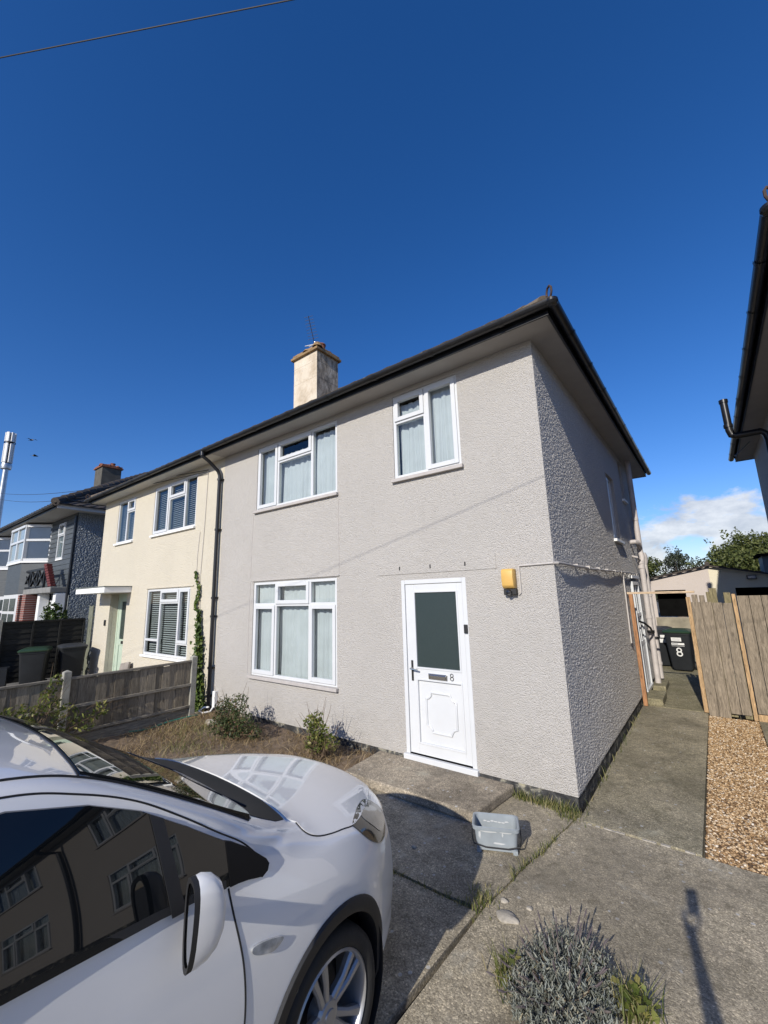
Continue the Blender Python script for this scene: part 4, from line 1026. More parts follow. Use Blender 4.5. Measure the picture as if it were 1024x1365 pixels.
# ------------------------------------------------------------------ bucket
def bucket():
    b = thing('bucket', 'rectangular grey plastic bucket splashed with white paint on the concrete', 'bucket', (-.42, -.965, .0), rz=R(24))
    m = MB(); W0, D0, W1, D1, H = .158, .095, .178, .112, .195
    def ring(w, d, z, r=.035, n=5):
        out = []
        for sx, sy, a0 in ((1, 1, 0), (-1, 1, 90), (-1, -1, 180), (1, -1, 270)):
            for k in range(n):
                a = R(a0 + 90 * k / (n - 1)); out.append((sx * (w - r) + r * math.cos(a), sy * (d - r) + r * math.sin(a), z))
        return out
    rings = [ring(W0, D0, .018), ring(W0, D0, .025), ring(W1 - .006, D1 - .006, H - .03), ring(W1 + .008, D1 + .008, H - .028), ring(W1 + .010, D1 + .010, H - .004), ring(W1 + .002, D1 + .002, H), ring(W1 - .008, D1 - .008, H - .006), ring(W0 - .006, D0 - .006, .03)]
    n = 20; vs = sum(rings, []); fs = [(i * n + k, i * n + (k + 1) % n, (i + 1) * n + (k + 1) % n, (i + 1) * n + k) for i in range(len(rings) - 1) for k in range(n)]
    fs += [tuple(range(n)), tuple(range(7 * n, 8 * n))]
    m.add(vs, fs)
    for sx in (-1, 1):
        for sy in (-1, 1): m.box(sx * W0 * .9 - .018, sx * W0 * .9 + .018, sy * D0 * .85 - .016, sy * D0 * .85 + .016, 0, .03)
    t = m.build('tub', M['bucket'], b, smooth=True, angle=50)
    h = MB(); yf = -D1 * .5
    pts = [(-W1 - .014, 0, H - .05), (-W1 - .016, -.05, H - .11), (-W1 - .0, -D1 - .012, .075), (-W1 * .5, -D1 - .02, .058), (W1 * .5, -D1 - .02, .058), (W1 + .0, -D1 - .012, .075), (W1 + .016, -.05, H - .11), (W1 + .014, 0, H - .05)]
    h.tube(pts, .0055, 8); h.lathe([(.0, -.01), (.016, -.01), (.016, .01), (0, .01)], 12, (-W1 - .008, 0, H - .05), 'X'); h.lathe([(.0, -.01), (.016, -.01), (.016, .01), (0, .01)], 12, (W1 + .008, 0, H - .05), 'X')
    h.build('handle', M['black'], b, smooth=True)
    p = MB(); rg = random.Random(3)
    def front(u, z): k = (z - .025) / (H - .055); return (u, -(D0 + (D1 - .006 - D0) * k) - .002, z)
    def backi(u, z): k = (z - .03) / (H - .036); return (u, (D0 - .006 + (D1 - .002 - D0) * k) - .004, z)
    def blob(fn, u, z, ru, rz):
        n = 12; q = [(u + ru * math.cos(i * 2 * PI / n) * rg.uniform(.6, 1.2), z + rz * math.sin(i * 2 * PI / n) * rg.uniform(.6, 1.2)) for i in range(n)]
        p.add([fn(u, z)] + [fn(*x) for x in q], [(0, i + 1, (i + 1) % n + 1) for i in range(n)])
    for u, z, a, c in ((-.05, .158, .07, .007), (.08, .158, .05, .006), (-.13, .13, .009, .03), (.02, .075, .055, .008), (.05, .14, .006, .018)): blob(front, u, z, a, c)
    p.build('paint_splash', M['paint_splash'], b, recalc=False); p = MB()
    for u in (-.09, -.06, -.03, .0, .03, .06, .09): blob(backi, u, .140 + rg.uniform(-.006, .006), .017, .005)
    p.build('paint_splash', M['paint_splash'], b, recalc=False)
bucket()

# ------------------------------------------------------------------ wall lamp, conduit, aerial
def wall_lamp():
    t = thing('security_light', 'yellow security light with black sensor on the grey front wall', 'wall light', (-.48, 0, 2.0))
    m = MB(); n = 10; prof = [(0, .10), (-.085, .10), (-.115, .13), (-.125, .22), (-.12, .29), (-.10, .315), (0, .315)]
    m.prism(prof, -.066, .066, 'X'); m.build('cover', M['yellow'], t, bevel=.01, smooth=True)
    b = MB(); b.box(-.07, .07, -.07, .0, .03, .099); b.build('housing', M['black'], t, bevel=.008)
    s = MB(); s.lathe([(.0, -.125), (.022, -.12), (.03, -.10), (.03, -.07)], 16, (0, 0, .06), 'Y'); s.build('sensor', M['lamp_dark'], t, smooth=True)
wall_lamp()
cd = MB(); r = .011
cd.tube([(-.40, -.012, 2.03), (-.375, -.012, 2.05), (-.375, -.012, 2.345)], r * .8, 8); cd.tube([(-.375, -.012, 2.345), (.0, -.014, 2.352)], r, 8)
pts = [(.0, -.014, 2.352), (.034, .02, 2.352)] + [(.036 + .006 * math.sin(y * 3), y, 2.352 - .012 * math.sin(y * .9) + .004 * math.sin(y * 7)) for y in np.linspace(.1, 6.1, 24)]
cd.tube(pts, .015, 8)
cd.tube([(.03, 4.15, 2.34), (.03, 4.13, 1.9), (.028, 4.08, 1.12)], .013, 8)
for y in np.linspace(.8, 5.8, 9): cd.box(.0, .052, y - .006, y + .006, 2.332, 2.372)
tag(cd.build('cable_conduit', M['conduit'], smooth=True), 'pale cable conduit running round the house corner above the lamp', 'conduit')
def aerial():
    a = thing('television_aerial', 'black television aerial on the cream chimney top', 'aerial', (-6.52, 2.60, 8.62))
    m = MB(); m.tube([(0, 0, 0), (.02, 0, .42)], .018, 8); m.build('mast', M['steel'], a, smooth=True)
    b = MB(); d = Vector((.15, -.42, .75)); d.normalize(); o = Vector((0, 0, .36)); e = d.cross(Vector((0, 0, 1))).normalized()
    b.tube([o - d * .10, o + d * .72], .010, 6)
    for i in range(8):
        p = o + d * (.14 + i * .08); L = .16 - .004 * i; b.tube([p - e * L, p + e * L], .005, 5)
    b.build('boom', M['wire'], a, smooth=True)
    k = MB(); f = e.cross(d).normalized()
    for s_ in (-1, 1):
        for q in (-1, 0, 1): k.tube([o - d * .02 + f * (.13 * s_) - e * .22 + f * .03 * q, o - d * .02 + f * (.13 * s_) + e * .22 + f * .03 * q], .008, 5)
    for q in (-.22, -.08, .08, .22): k.tube([o - d * .02 - f * .16 + e * q, o - d * .02 + f * .16 + e * q], .008, 5)
    k.build('reflector', M['white_plain'], a, smooth=True)
aerial()

# ------------------------------------------------------------------ overhead cables, mast, birds
def cable(name, label, pts, r):
    return tag(MB().tube(pts, r, 6).build(name, M['wire'], smooth=True), label, 'cable')
P0, D0 = Vector((1.6968, -2.60886, 5.0356)), Vector((.86797, .49531, -.03586))
pts = []
for t in np.linspace(-28, 5.05, 34):
    p = P0 + D0 * t; pts.append(p + Vector((0, 0, .0009 * (t + 5) ** 2 if t < -5 else 0)))
cable('telephone_cable', 'thick overhead cable crossing the top left corner of the sky', pts, .0034)
pts = [(-7.0 - 28 * t, -.03 - .35 * t, 4.83 + 4.6 * t - .5 * math.sin(t * PI)) for t in np.linspace(0, 1, 20)]
cable('drop_wire', 'upper of two thin wires from the mast side to the cream house', pts, .008)
pts = [(-7.0 - 28 * t, -.06 - .35 * t, 4.78 + 4.55 * t - .75 * math.sin(t * PI)) for t in np.linspace(0, 1, 20)]
cable('drop_wire', 'lower of two thin wires from the mast side to the cream house', pts, .008)
def mast():
    x, y, zt = -46.0, 2.95, 17.1
    t = thing('telecom_mast', 'slim grey telecom mast with stacked white antenna drum', 'mast', (x, y, 0))
    p = MB(); p.lathe([(.30, 0), (.30, .1), (.22, 8), (.20, 13.9)], 16); p.build('pole', M['steel'], t, smooth=True)
    c = MB(); c.lathe([(.0, 13.7), (.36, 13.72), (.40, 13.95), (.36, 14.2), (.0, 14.25)], 20); c.build('collar', M['steel'], t, smooth=True)
    for a in range(6):
        th = a * PI / 3 + .3; m = Matrix.Rotation(th, 3, 'Z')
        b = MB(); b.obox(m @ Vector((.30, 0, 15.15)), .14, .20, 1.75, m); b.build('antenna', M['white_plain'], t, bevel=.03)
        b = MB(); b.obox(m @ Vector((.30, 0, 16.62)), .16, .22, .86, m); b.build('antenna', M['white_plain'], t, bevel=.03)
    r = MB(); r.lathe([(.22, 14.2), (.22, 17.0), (.0, 17.01)], 16); r.lathe([(.40, 16.08), (.40, 16.18)], 24); r.build('core', M['black'], t, smooth=True)
mast()
def bird(x, y, z, label, a):
    m = MB(); m.tube([(-.20, 0, 0), (-.1, 0, .01), (0, 0, .02), (.14, 0, .01), (.24, 0, -.01)], [.01, .06, .075, .05, .012], 8)
    for s_ in (-1, 1): m.add([(-.08, s_ * .04, .03), (.09, s_ * .04, .03), (.06, s_ * .32, .12), (-.06, s_ * .30, .11), (-.02, s_ * .58, .04)], [(0, 1, 2, 3), (3, 2, 4)])
    m.add([(-.18, -.05, 0), (-.18, .05, 0), (-.34, .09, 0), (-.34, -.09, 0)], [(0, 1, 2, 3)])
    o = m.build('bird', M['black'], smooth=True); o.location = (x, y, z); o.rotation_euler = (.2, 0, a)
    return tag(o, label, 'bird')
bird(-45.0, 4.2, 16.5, 'small dark bird flying just right of the mast top', .5)
bird(-44.6, 4.5, 15.0, 'small dark bird flying lower, below the other bird', 1.2)

# ------------------------------------------------------------------ fences
def boundary_fence():
    t = thing('garden_fence', 'weathered grey board fence between the two front gardens', 'fence', (-6.4, -.43, 0))
    posts = [0, -1.93, -3.86, -5.79]
    for k, y in enumerate(posts):
        p = MB(); h = 1.05 + .03 * (k % 2)
        p.box(-.05, .05, y - .05, y + .05, -.1, h); p.add([(-.05, y - .05, h), (.05, y - .05, h), (.05, y + .05, h), (-.05, y + .05, h), (0, y, h + .03)], [(0, 1, 4), (1, 2, 4), (2, 3, 4), (3, 0, 4)])
        p.build('post', M['post_conc'], t, bevel=.008)
    for k in range(3):
        a, b = posts[k] - .05, posts[k + 1] + .05; sag = .012 * k
        pn = MB(); n = 15
        for i in range(n):
            y0 = a + (b - a) * i / n; y1 = a + (b - a) * (i + 1) / n - .012; x = .012 + (i % 2) * .006 + random.uniform(-.003, .003)
            m = MB(); dz = random.uniform(-.012, .008)
            pn.add([(x, y0, .17), (x, y1, .17), (x, y1, .965 + dz), (x, y0, .965 + dz), (x - .012, y0, .17), (x - .012, y1, .17), (x - .012, y1, .965 + dz), (x - .012, y0, .965 + dz)],
                   [(0, 1, 2, 3), (7, 6, 5, 4), (0, 4, 5, 1), (3, 2, 6, 7), (0, 3, 7, 4), (1, 5, 6, 2)])
        o = pn.build('fence_panel', M['fence_grey'], t)
        rl = MB(); rl.box(-.02, .042, b, a, .965, 1.0); rl.box(.022, .05, b, a, .56, .605); rl.box(.022, .05, b, a, .20, .24)
        rl.build('rail', M['fence_rail'], o, bevel=.005)
        gb = MB(); gb.box(-.015, .02, b, a, -.03, .165); gb.build('gravel_board', M['fence_rail'], o)
    return t
boundary_fence()
def dark_fence():
    t = thing('garden_fence', 'black painted horizontal board fence behind the wheelie bins', 'fence', (-13.15, -.1, 0))
    for k in range(2):
        a, b = -.02 - 1.85 * k, -1.80 - 1.85 * k; pn = MB()
        for i in range(11):
            z = .12 + i * .135; pn.add([(.0, b, z), (.0, a, z), (.022, a, z + .005), (.022, b, z + .005), (.0, b, z + .15), (.0, a, z + .15), (.008, a, z + .15), (.008, b, z + .15)],
                                      [(0, 1, 2, 3), (3, 2, 6, 7), (4, 7, 6, 5), (0, 4, 5, 1)])
        o = pn.build('fence_panel', M['fence_dark'], t)
        bt = MB()
        for f in (.0, .34, .67, .985): y = b + (a - b) * f; bt.box(.024, .052, y, y + .04, .10, 1.63)
        bt.box(.0, .05, b, a, 1.60, 1.65); bt.build('batten', M['fence_dark'], o)
        p = MB(); p.box(-.05, .06, b - .09, b - .005, -.1, 1.70); p.build('post', M['post_conc'], t, bevel=.008)
    return t
dark_fence()
def slat_gate():
    t = thing('side_gate', 'narrow pale green slatted gate beside the cream house corner', 'gate', (-12.82, -.02, 0))
    for x in (-.30, -.235, -.17, -.105, -.04):
        MB().box(x - .022, x + .022, -.012, .012, .05, 2.02 + .05 * math.sin(x * 9)).build('slat', M['gate_green'], t, bevel=.003)
    MB().box(-.33, -.01, .0125, .045, .5, .58).box(-.33, -.01, .0125, .045, 1.6, 1.68).build('rail', M['gate_green'], t)
slat_gate()
def door_frame():
    t = thing('timber_door_frame', 'bare timber gate frame standing across the side path', 'gate frame', (0, 4.5, 0))
    MB().box(.03, .095, -.03, .03, .012, 1.955).build('post', M['timber_red'], t, bevel=.004)['label'] = 'reddish stained left post'
    MB().box(.895, .955, -.03, .03, .02, 1.89).build('post', M['timber'], t, bevel=.004)
    MB().box(.005, 1.03, -.025, .025, 1.957, 1.995).build('lintel', M['lintel_wood'], t, bevel=.004)
door_frame()
def board_fence():
    t = thing('board_fence', 'bare wooden fence of wide upright boards right of the path', 'fence', (.96, 4.42, 0))
    xs = [.0, .135, .285, .42, .545]
    for i, (a, b) in enumerate(zip(xs, xs[1:])):
        m = MB(); bz = -.03 if i < 2 else .06; dz = [.0, .0, -.012, -.02][i]
        m.prism([(a, bz), (b - .006, bz - (.0 if i != 1 else .0)), (b - .006, 1.805 + dz), (a, 1.805 + dz)], -.011, .011, 'Y'); m.build('board', M['fence_warm'], t, bevel=.003)
    for i in range(5):
        a = .62 + i * .15; m = MB(); m.prism([(a, .10), (a + .144, .10), (a + .144, 1.90), (a, 1.90)], -.006, .016, 'Y'); m.build('board', M['fence_warm'], t, bevel=.003)
    MB().box(.555, .605, -.035, .03, .0, 1.93).build('batten', M['timber'], t, bevel=.004)
    MB().box(.61, 1.40, -.03, -.008, -.02, .095).build('kick_board', M['timber'], t, bevel=.004)
    for (x, y, w, h, m) in ((.06, .06, .08, 1.93, 'fence_warm'), (.16, .07, .075, 1.915, 'fence_warm'), (.32, .09, .10, 2.03, 'old_post'), (.255, .06, .06, 1.97, 'old_post'), (.50, .05, .09, 1.955, 'old_post')):
        MB().box(x - w / 2, x + w / 2, y - .04, y + .05, 0, h).build('post', M[m], t, bevel=.006)
board_fence()

# ------------------------------------------------------------------ wheelie bins
def wheelie_bin(loc, rz, lid, label, group, stickers=False, number=False):
    t = thing('wheelie_bin', label, 'wheelie bin', loc, group, rz)
    H = .93
    def ring(w, d, z, r=.05, yo=0, n=4):
        out = []
        for sx, sy, a0 in ((1, 1, 0), (-1, 1, 90), (-1, -1, 180), (1, -1, 270)):
            for k in range(n): a = R(a0 + 90 * k / (n - 1)); out.append((sx * (w - r) + r * math.cos(a), sy * (d - r) + r * math.sin(a) + yo, z))
        return out
    rg = [ring(.19, .20, .03, .04, .03), ring(.215, .225, .10, .04, .03), ring(.268, .31, H - .05, .05), ring(.285, .325, H - .045, .05), ring(.288, .328, H, .05), ring(.27, .31, H, .05), ring(.2, .21, .1, .04, .02)]
    n = 16; vs = sum(rg, []); fs = [(i * n + k, i * n + (k + 1) % n, (i + 1) * n + (k + 1) % n, (i + 1) * n + k) for i in range(len(rg) - 1) for k in range(n)]
    fs += [tuple(range(n)), tuple(range(6 * n, 7 * n))]
    b = MB().add(vs, fs); b.box(-.24, .24, .30, .36, H - .16, H - .05)
    b.build('body', M['bin'], t, smooth=True, angle=40)
    l = MB(); lr = [ring(.30, .345, H + .004, .05, -.008), ring(.305, .35, H + .03, .05, -.008), ring(.285, .325, H + .055, .06, -.005), ring(.20, .22, H + .085, .08, .02), ring(.05, .06, H + .095, .03, .02)]
    vs = sum(lr, []); fs = [(i * n + k, i * n + (k + 1) % n, (i + 1) * n + (k + 1) % n, (i + 1) * n + k) for i in range(len(lr) - 1) for k in range(n)] + [tuple(range(n)), tuple(range(4 * n, 5 * n))]
    l.add(vs, fs); l.tube([(-.20, .36, H + .0), (.20, .36, H + .0)], .02, 8)
    l.build('lid', lid, t, smooth=True, angle=40)
    hd = MB(); hd.tube([(-.22, .33, H - .05), (-.22, .40, H - .03), (.22, .40, H - .03), (.22, .33, H - .05)], .016, 8); hd.build('handle', M['bin'], t, smooth=True)
    for sx in (-1, 1):
        w = MB(); w.lathe([(.0, -.025), (.06, -.025), (.085, -.03), (.10, -.02), (.10, .02), (.085, .03), (.06, .025), (0, .025)], 20, (sx * .235, .235, .10), 'X'); w.build('wheel', M['rubber'], t, smooth=True)
    if stickers or number:
        fy = lambda z: -(.225 - .03 + (.31 - .195) * (z - .10) / (H - .15)) - .004
        s = MB()
        def lab(mb, u0, u1, z0, z1, e=0): mb.add([(u0, fy(z0) - e, z0), (u1, fy(z0) - e, z0), (u1, fy(z1) - e, z1), (u0, fy(z1) - e, z1)], [(0, 1, 2, 3)])
        if number:
            lab(s, -.13, .08, .73, .82); lab(s, -.14, .13, .640, .690); lab(s, -.14, .13, .610, .617)
            s.build('sticker', M['sticker'], t, recalc=False)
            p = MB(); lab(p, -.11, .06, .785, .793, .002); lab(p, -.11, .05, .755, .763, .002); lab(p, -.13, -.0, .655, .675, .002); p.build('print', M['sticker_grey'], t, recalc=False)
            q = MB(); n8 = MB(); zc = .47; number8(n8, (.0, 0), .105, .20, .016, 0)
            sl = (fy(.6) - fy(.3)) / .3
            n8.v = [(x, fy(zc + z) - .004 + y * .3, zc + z) for x, y, z in n8.v]
            n8.build('bin_number', M['sticker'], t, smooth=True)
        else:
            lab(s, -.02, .12, .62, .72); lab(s, .0, .14, .75, .82); s.build('sticker', M['sticker'], t, recalc=False)
    return t
GB = 'wheelie bins'
wheelie_bin((.44, 8.75, .0), R(-6), M['bin_lid'], 'charcoal wheelie bin painted with a white 8 on the side path', GB, True, True)
wheelie_bin((-.02, 9.35, .0), R(4), M['bin_lid_grey'], 'wheelie bin with two white stickers behind the numbered bin', GB, True)
wheelie_bin((-12.35, -1.34, 0), R(68), M['bin_lid'], 'charcoal wheelie bin with green lid before the black fence', GB)
wheelie_bin((-12.42, -.55, 0), R(82), M['bin_lid_grey'], 'wheelie bin with a grey lid nearest the cream house', GB)
def recycling_box():
    t = thing('plastic_crate', 'black plastic box standing upright left of the green lidded bin', 'crate', (-12.55, -2.0, 0), rz=R(75))
    m = MB(); m.box(-.20, .20, -.03, -.01, 0, .56); m.box(-.20, -.18, -.01, .26, 0, .56); m.box(.18, .20, -.01, .26, 0, .56); m.box(-.18, .18, -.01, .26, 0, .02); m.box(-.18, .18, -.01, .26, .54, .56)
    m.build('tub', M['bin'], t, bevel=.012)
    r_ = MB(); r_.box(-.22, .22, .24, .265, -.0, .02).box(-.22, .22, .24, .265, .56, .58); r_.build('rim', M['bin'], t)
recycling_box()
# slabs leaning on the cream wall
sl = MB(); sl.obox((0, 0, 0), .42, .05, .62, Matrix.Rotation(R(-14), 3, 'X')); o = sl.build('paving_slab', M['slab'], bevel=.008); o.location = (-10.12, -.16, .33); o.rotation_euler = (0, R(-9), R(3))
tag(o, 'grey paving slab leaning upright on the cream wall by the door', 'slab')
sl = MB(); sl.obox((0, 0, 0), .55, .05, .34, Matrix.Rotation(R(-30), 3, 'X')); o = sl.build('paving_slab', M['slab'], bevel=.008); o.location = (-9.45, -.2, .19)
tag(o, 'low grey paving slab propped below the cream house window', 'slab')
sl = MB(); sl.obox((0, 0, 0), .34, .05, .26, Matrix.Rotation(R(-20), 3, 'X')); o = sl.build('paving_slab', M['slab'], bevel=.008); o.location = (-10.5, -.25, .13); o.rotation_euler = (0, R(20), 0)
tag(o, 'broken slab piece tilted left of the tall leaning slab', 'slab')
hs = MB(); hs.tube([(-6.27 + .04 * math.sin(t * 9), -.35 - 1.15 * t, .06 + .02 * math.sin(t * 7)) for t in np.linspace(0, 1, 20)], .012, 8)
tag(hs.build('garden_hose', M['hose'], smooth=True), 'green garden hose lying along the fence foot', 'hose')

# ------------------------------------------------------------------ plants
def shrub(name, label, base, centres, radii, n, size, leafm, twigs=22, asp=.5):
    t = thing(name, label, 'shrub', base)
    P, N = clump_points(n, centres, radii); leaves('foliage', P, N, size, leafm, t, asp)
    tw = MB(); C = np.array(centres)
    for _ in range(twigs):
        c = C[RNG.integers(len(C))] + RNG.normal(0, .08, 3); s = np.array([RNG.normal(0, .05), RNG.normal(0, .05), 0])
        m = (s + c) / 2 + RNG.normal(0, .04, 3); tw.tube([s, m, c, c + (c - m) * .5 + RNG.normal(0, .02, 3)], [.007, .005, .003, .0015], 5)
    tw.build('stems', M['twig'], t, smooth=True)
    return t
shrub('shrub', 'mid green bushy shrub below the ground floor window', (-4.62, -.72, .02),
      [(0, 0, .22), (-.25, .05, .32), (.22, -.02, .28), (-.05, .1, .48), (-.42, .08, .42), (.35, .1, .16), (-.15, -.12, .2)], [(.24, .2, .2), (.2, .18, .2), (.2, .17, .18), (.2, .14, .16), (.14, .12, .16), (.14, .12, .12), (.22, .16, .16)], 2300, .042, M['leaf_red'], 50)
shrub('shrub', 'yellowish bush with dry stems left of the doorstep', (-3.02, -.55, .02),
      [(0, 0, .36), (-.14, .03, .42), (.14, -.03, .34), (.02, -.06, .22), (.25, .02, .25), (-.05, .05, .5)], [(.13, .12, .13), (.11, .1, .1), (.11, .1, .12), (.14, .12, .12), (.10, .1, .1), (.08, .08, .08)], 800, .046, M['leaf_yellow'], 50)
shrub('shrub', 'leafy yellow green plant growing against the fence', (-6.2, -2.95, .02),
      [(0, 0, .55), (0, .35, .72), (.05, .55, .5), (0, -.3, .5), (.08, -.6, .42), (0, .4, .95), (.1, .8, .38), (.12, .1, .25), (.05, 1.0, .5)], [(.2, .25, .22), (.12, .15, .18), (.14, .16, .18), (.16, .25, .2), (.16, .25, .18), (.06, .1, .14), (.12, .15, .14), (.2, .5, .2), (.08, .1, .12)], 1500, .062, M['leaf_yellow'], 40)
wf = shrub('flowering_shrub', 'white flowering plant at the far left end of the fence', (-6.15, -3.75, .02), [(0, 0, .5), (.05, .25, .4), (0, -.3, .5)], [(.18, .2, .2), (.15, .2, .2), (.15, .25, .2)], 500, .055, M['leaf'], 20)
P, N = clump_points(150, [(.05, 0, .62), (.08, .25, .55), (.05, -.2, .62)], [(.14, .2, .14), (.12, .15, .14), (.12, .2, .14)]); leaves('blossom', P, N, .05, M['petal'], wf, .8)
def ivy():
    t = thing('ivy', 'strand of green ivy climbing the cream wall beside the downpipe', 'ivy', (-6.78, -.02, 0))
    pts = []; nn = []
    for _ in range(1700):
        z = RNG.uniform(0, 1) ** 1.25 * 1.85; w = .20 * (1 - z / 2.3) + .03 * math.sin(z * 7) ; x = -.19 * z * .55 + RNG.normal(0, w * .45); pts.append((x, -.02 - abs(RNG.normal(0, .05)) * (1.6 - z * .5), z + .02)); nn.append((0, -1, .2))
    for _ in range(160):
        z = RNG.uniform(1.85, 2.65); pts.append((-.19 * z * .55 + .06 * math.sin(z * 9) - .12 + RNG.normal(0, .03), -.025, z)); nn.append((0, -1, .2))
    leaves('foliage', pts, nn, .06, M['leaf_ivy'], t, .8, jit=.5)
    MB().tube([(0, -.01, 0), (-.12, -.012, .8), (-.2, -.012, 1.6), (-.30, -.012, 2.1), (-.34, -.012, 2.6)], .008, 6).build('stem', M['twig'], t, smooth=True)
ivy()
def lavender():
    t = thing('lavender', 'clump of grey green lavender growing through the concrete', 'lavender', (.40, -2.06, 0))
    V = []; F = []
    for _ in range(1300):
        a = RNG.uniform(0, 6.28); rr = RNG.uniform(0, 1) ** .5; bx, by = .16 * rr * math.cos(a), .25 * rr * math.sin(a)
        L = RNG.uniform(.07, .17) * (1.15 - .45 * rr); tx, ty = bx * 1.45 + RNG.normal(0, .028), by * 1.5 + RNG.normal(0, .028)
        tip = np.array([tx, ty, L]); base = np.array([bx, by, .02])
        for s in np.linspace(.35, 1, 7):
            p = base + (tip - base) * s
            for q in range(2):
                b = RNG.uniform(0, 6.28); d = np.array([math.cos(b), math.sin(b), RNG.uniform(.7, 1.6)]); d /= np.linalg.norm(d); l = RNG.uniform(.018, .036)
                e = np.cross(d, RNG.normal(0, 1, 3)); e /= np.linalg.norm(e); k = len(V); w = .0032
                V += [p - e * w, p + e * w, p + d * l + e * w * .5, p + d * l - e * w * .5]; F.append((k, k + 1, k + 2, k + 3))
    np_mesh('foliage', V, F, M['lavender'], t)
    sp = MB()
    for _ in range(75):
        a = RNG.uniform(0, 6.28); rr = RNG.uniform(.2, 1); b = Vector((.15 * rr * math.cos(a), .24 * rr * math.sin(a), .07)); e = Vector((b.x * 1.9 + RNG.normal(0, .03), b.y * 1.9 + RNG.normal(0, .03), RNG.uniform(.11, .20)))
        sp.tube([b, b.lerp(e, .6) + Vector((0, 0, .02)), e], .0013, 4); d = (e - b).normalized()
        sp.tube([e - d * .02, e + d * .005, e + d * .03], [.003, .0055, .002], 5)
    sp.build('flower_spikes', M['lav_flower'], t)
    wd = MB()
    for _ in range(30):
        a = RNG.uniform(0, 6.28); wd.tube([(0, 0, 0), (.07 * math.cos(a), .08 * math.sin(a), .08), (.14 * math.cos(a), .16 * math.sin(a), .15)], [.006, .004, .002], 5)
    wd.build('stems', M['twig'], t)
lavender()
def weed(label, x, y, n, spread, h, mat, broad=0):
    t = thing('weed', label, 'weed', (x, y, 0))
    blades('blades', [(RNG.normal(0, spread), RNG.normal(0, spread), 0) for _ in range(n)], h, .003, mat, 1.0, t)
    if broad:
        P = [(RNG.normal(.02, spread * .8), RNG.normal(0, spread * .8), RNG.uniform(.05, .16)) for _ in range(broad)]; leaves('leaves', P, [(0, 0, 1)] * broad, .05, M['leaf_yellow'], t, .62, jit=.35)
weed('bright green weeds with broad leaves right of the lavender', .70, -1.93, 130, .05, (.08, .20), M['grass'], 26)
weed('small green and dry weeds left of the lavender', .13, -2.10, 110, .045, (.06, .18), M['grass'], 10)
def round_bush():
    t = thing('bush', 'round green bush in front of the dark grey house porch', 'bush', (-14.45, -.50, 0))
    P, N = clump_points(1500, [(0, 0, 1.65), (.2, .1, 1.5), (-.25, 0, 1.5), (.1, -.1, 1.9), (-.1, .1, 1.3), (.0, 0, .9)], [(.35, .35, .35), (.3, .3, .3), (.3, .3, .3), (.25, .25, .22), (.35, .3, .3), (.4, .4, .5)]); leaves('foliage', P, N, .10, M['leaf'], t, .6)
    MB().tube([(0, 0, 0), (.02, 0, .6), (0, .02, 1.5)], [.05, .04, .02], 8).build('trunk', M['bark'], t, smooth=True)
round_bush()
t = thing('bush', 'green bush cut by the left edge in front of the far houses', 'bush', (-22.0, -2.2, 0))
P, N = clump_points(900, [(0, 0, 1.2), (.4, .1, 1.3), (-.5, 0, 1.5), (.2, 0, .7)], [(.5, .5, .5), (.4, .4, .35), (.6, .5, .5), (.6, .5, .6)]); leaves('foliage', P, N, .13, M['leaf_yellow'], t, .6)
MB().tube([(0, 0, 0), (.02, 0, .6), (0, .02, 1.4)], [.05, .04, .02], 8).build('trunk', M['bark'], t, smooth=True)
def tree(label, x, y, h, cr, n, size, leafm, trunk_h=None, clumps=16, squash=.8, sparse=0):
    t = thing('tree', label, 'tree', (x, y, 0)); th = trunk_h or h * .35
    cs, rs = [], []
    for i in range(clumps):
        a = RNG.uniform(0, 6.28); rr = cr * RNG.uniform(0, .85); zz = th + (h - th) * RNG.uniform(.1, .88) * (1 - .35 * (rr / cr) ** 2)
        r0 = cr * RNG.uniform(.22, .42); cs.append((rr * math.cos(a), rr * math.sin(a), zz)); rs.append((r0, r0, r0 * squash))
    P, N = clump_points(n, cs, rs)
    if sparse:      # loose leading shoots above the crown
        q = []
        for _ in range(sparse):
            c = np.array(cs[RNG.integers(len(cs))]); d = np.array([RNG.normal(0, .6), RNG.normal(0, .6), RNG.uniform(.3, 1)]); d /= np.linalg.norm(d)
            for s in np.linspace(.2, 1, 26): q.append(c + d * cr * .44 * s + RNG.normal(0, .06, 3))
        P = np.concatenate([P, q]); N = np.concatenate([N, RNG.normal(0, 1, (len(q), 3))])
    leaves('crown', P, N, size, leafm, t, .6)
    m = MB(); m.tube([(0, 0, 0), (.05, 0, th * .6), (0, .05, th), (.1, 0, h * .7)], [.28, .2, .17, .06], 10)
    for c in cs: m.tube([(0, 0, th * .8), (c[0] * .4, c[1] * .4, (th + c[2]) * .5), c], [.09, .06, .015], 6)
    m.build('trunk', M['bark'], t, smooth=True)
RNG = np.random.default_rng(21)
tree('large pale green spreading tree rising behind the garage roof', 3.6, 32, 5.3, 4.0, 20000, .17, M['leaf_tree'], 1.4, 34, .62, 44)
tree('dark green rounded tree between the pipes and the garage', -2.6, 30, 4.4, 2.6, 9000, .15, M['leaf_tree'], 1.2, 12, .9)
tree('sparse greyish tree left of the large spreading tree', -.6, 31, 4.4, 2.3, 7000, .14, M['leaf_tree2'], 1.0, 16, .8, 30)
tree('green tree at the right edge beside the large spreading one', 7.5, 33, 5.2, 2.2, 8000, .17, M['leaf_tree'], 1.6, 14, .8, 10)
tree('dark tree showing above the farthest roof at the left edge', -47.5, 4.6, 9.7, 2.8, 4200, .34, M['leaf_tree'], 3, 14, .6)

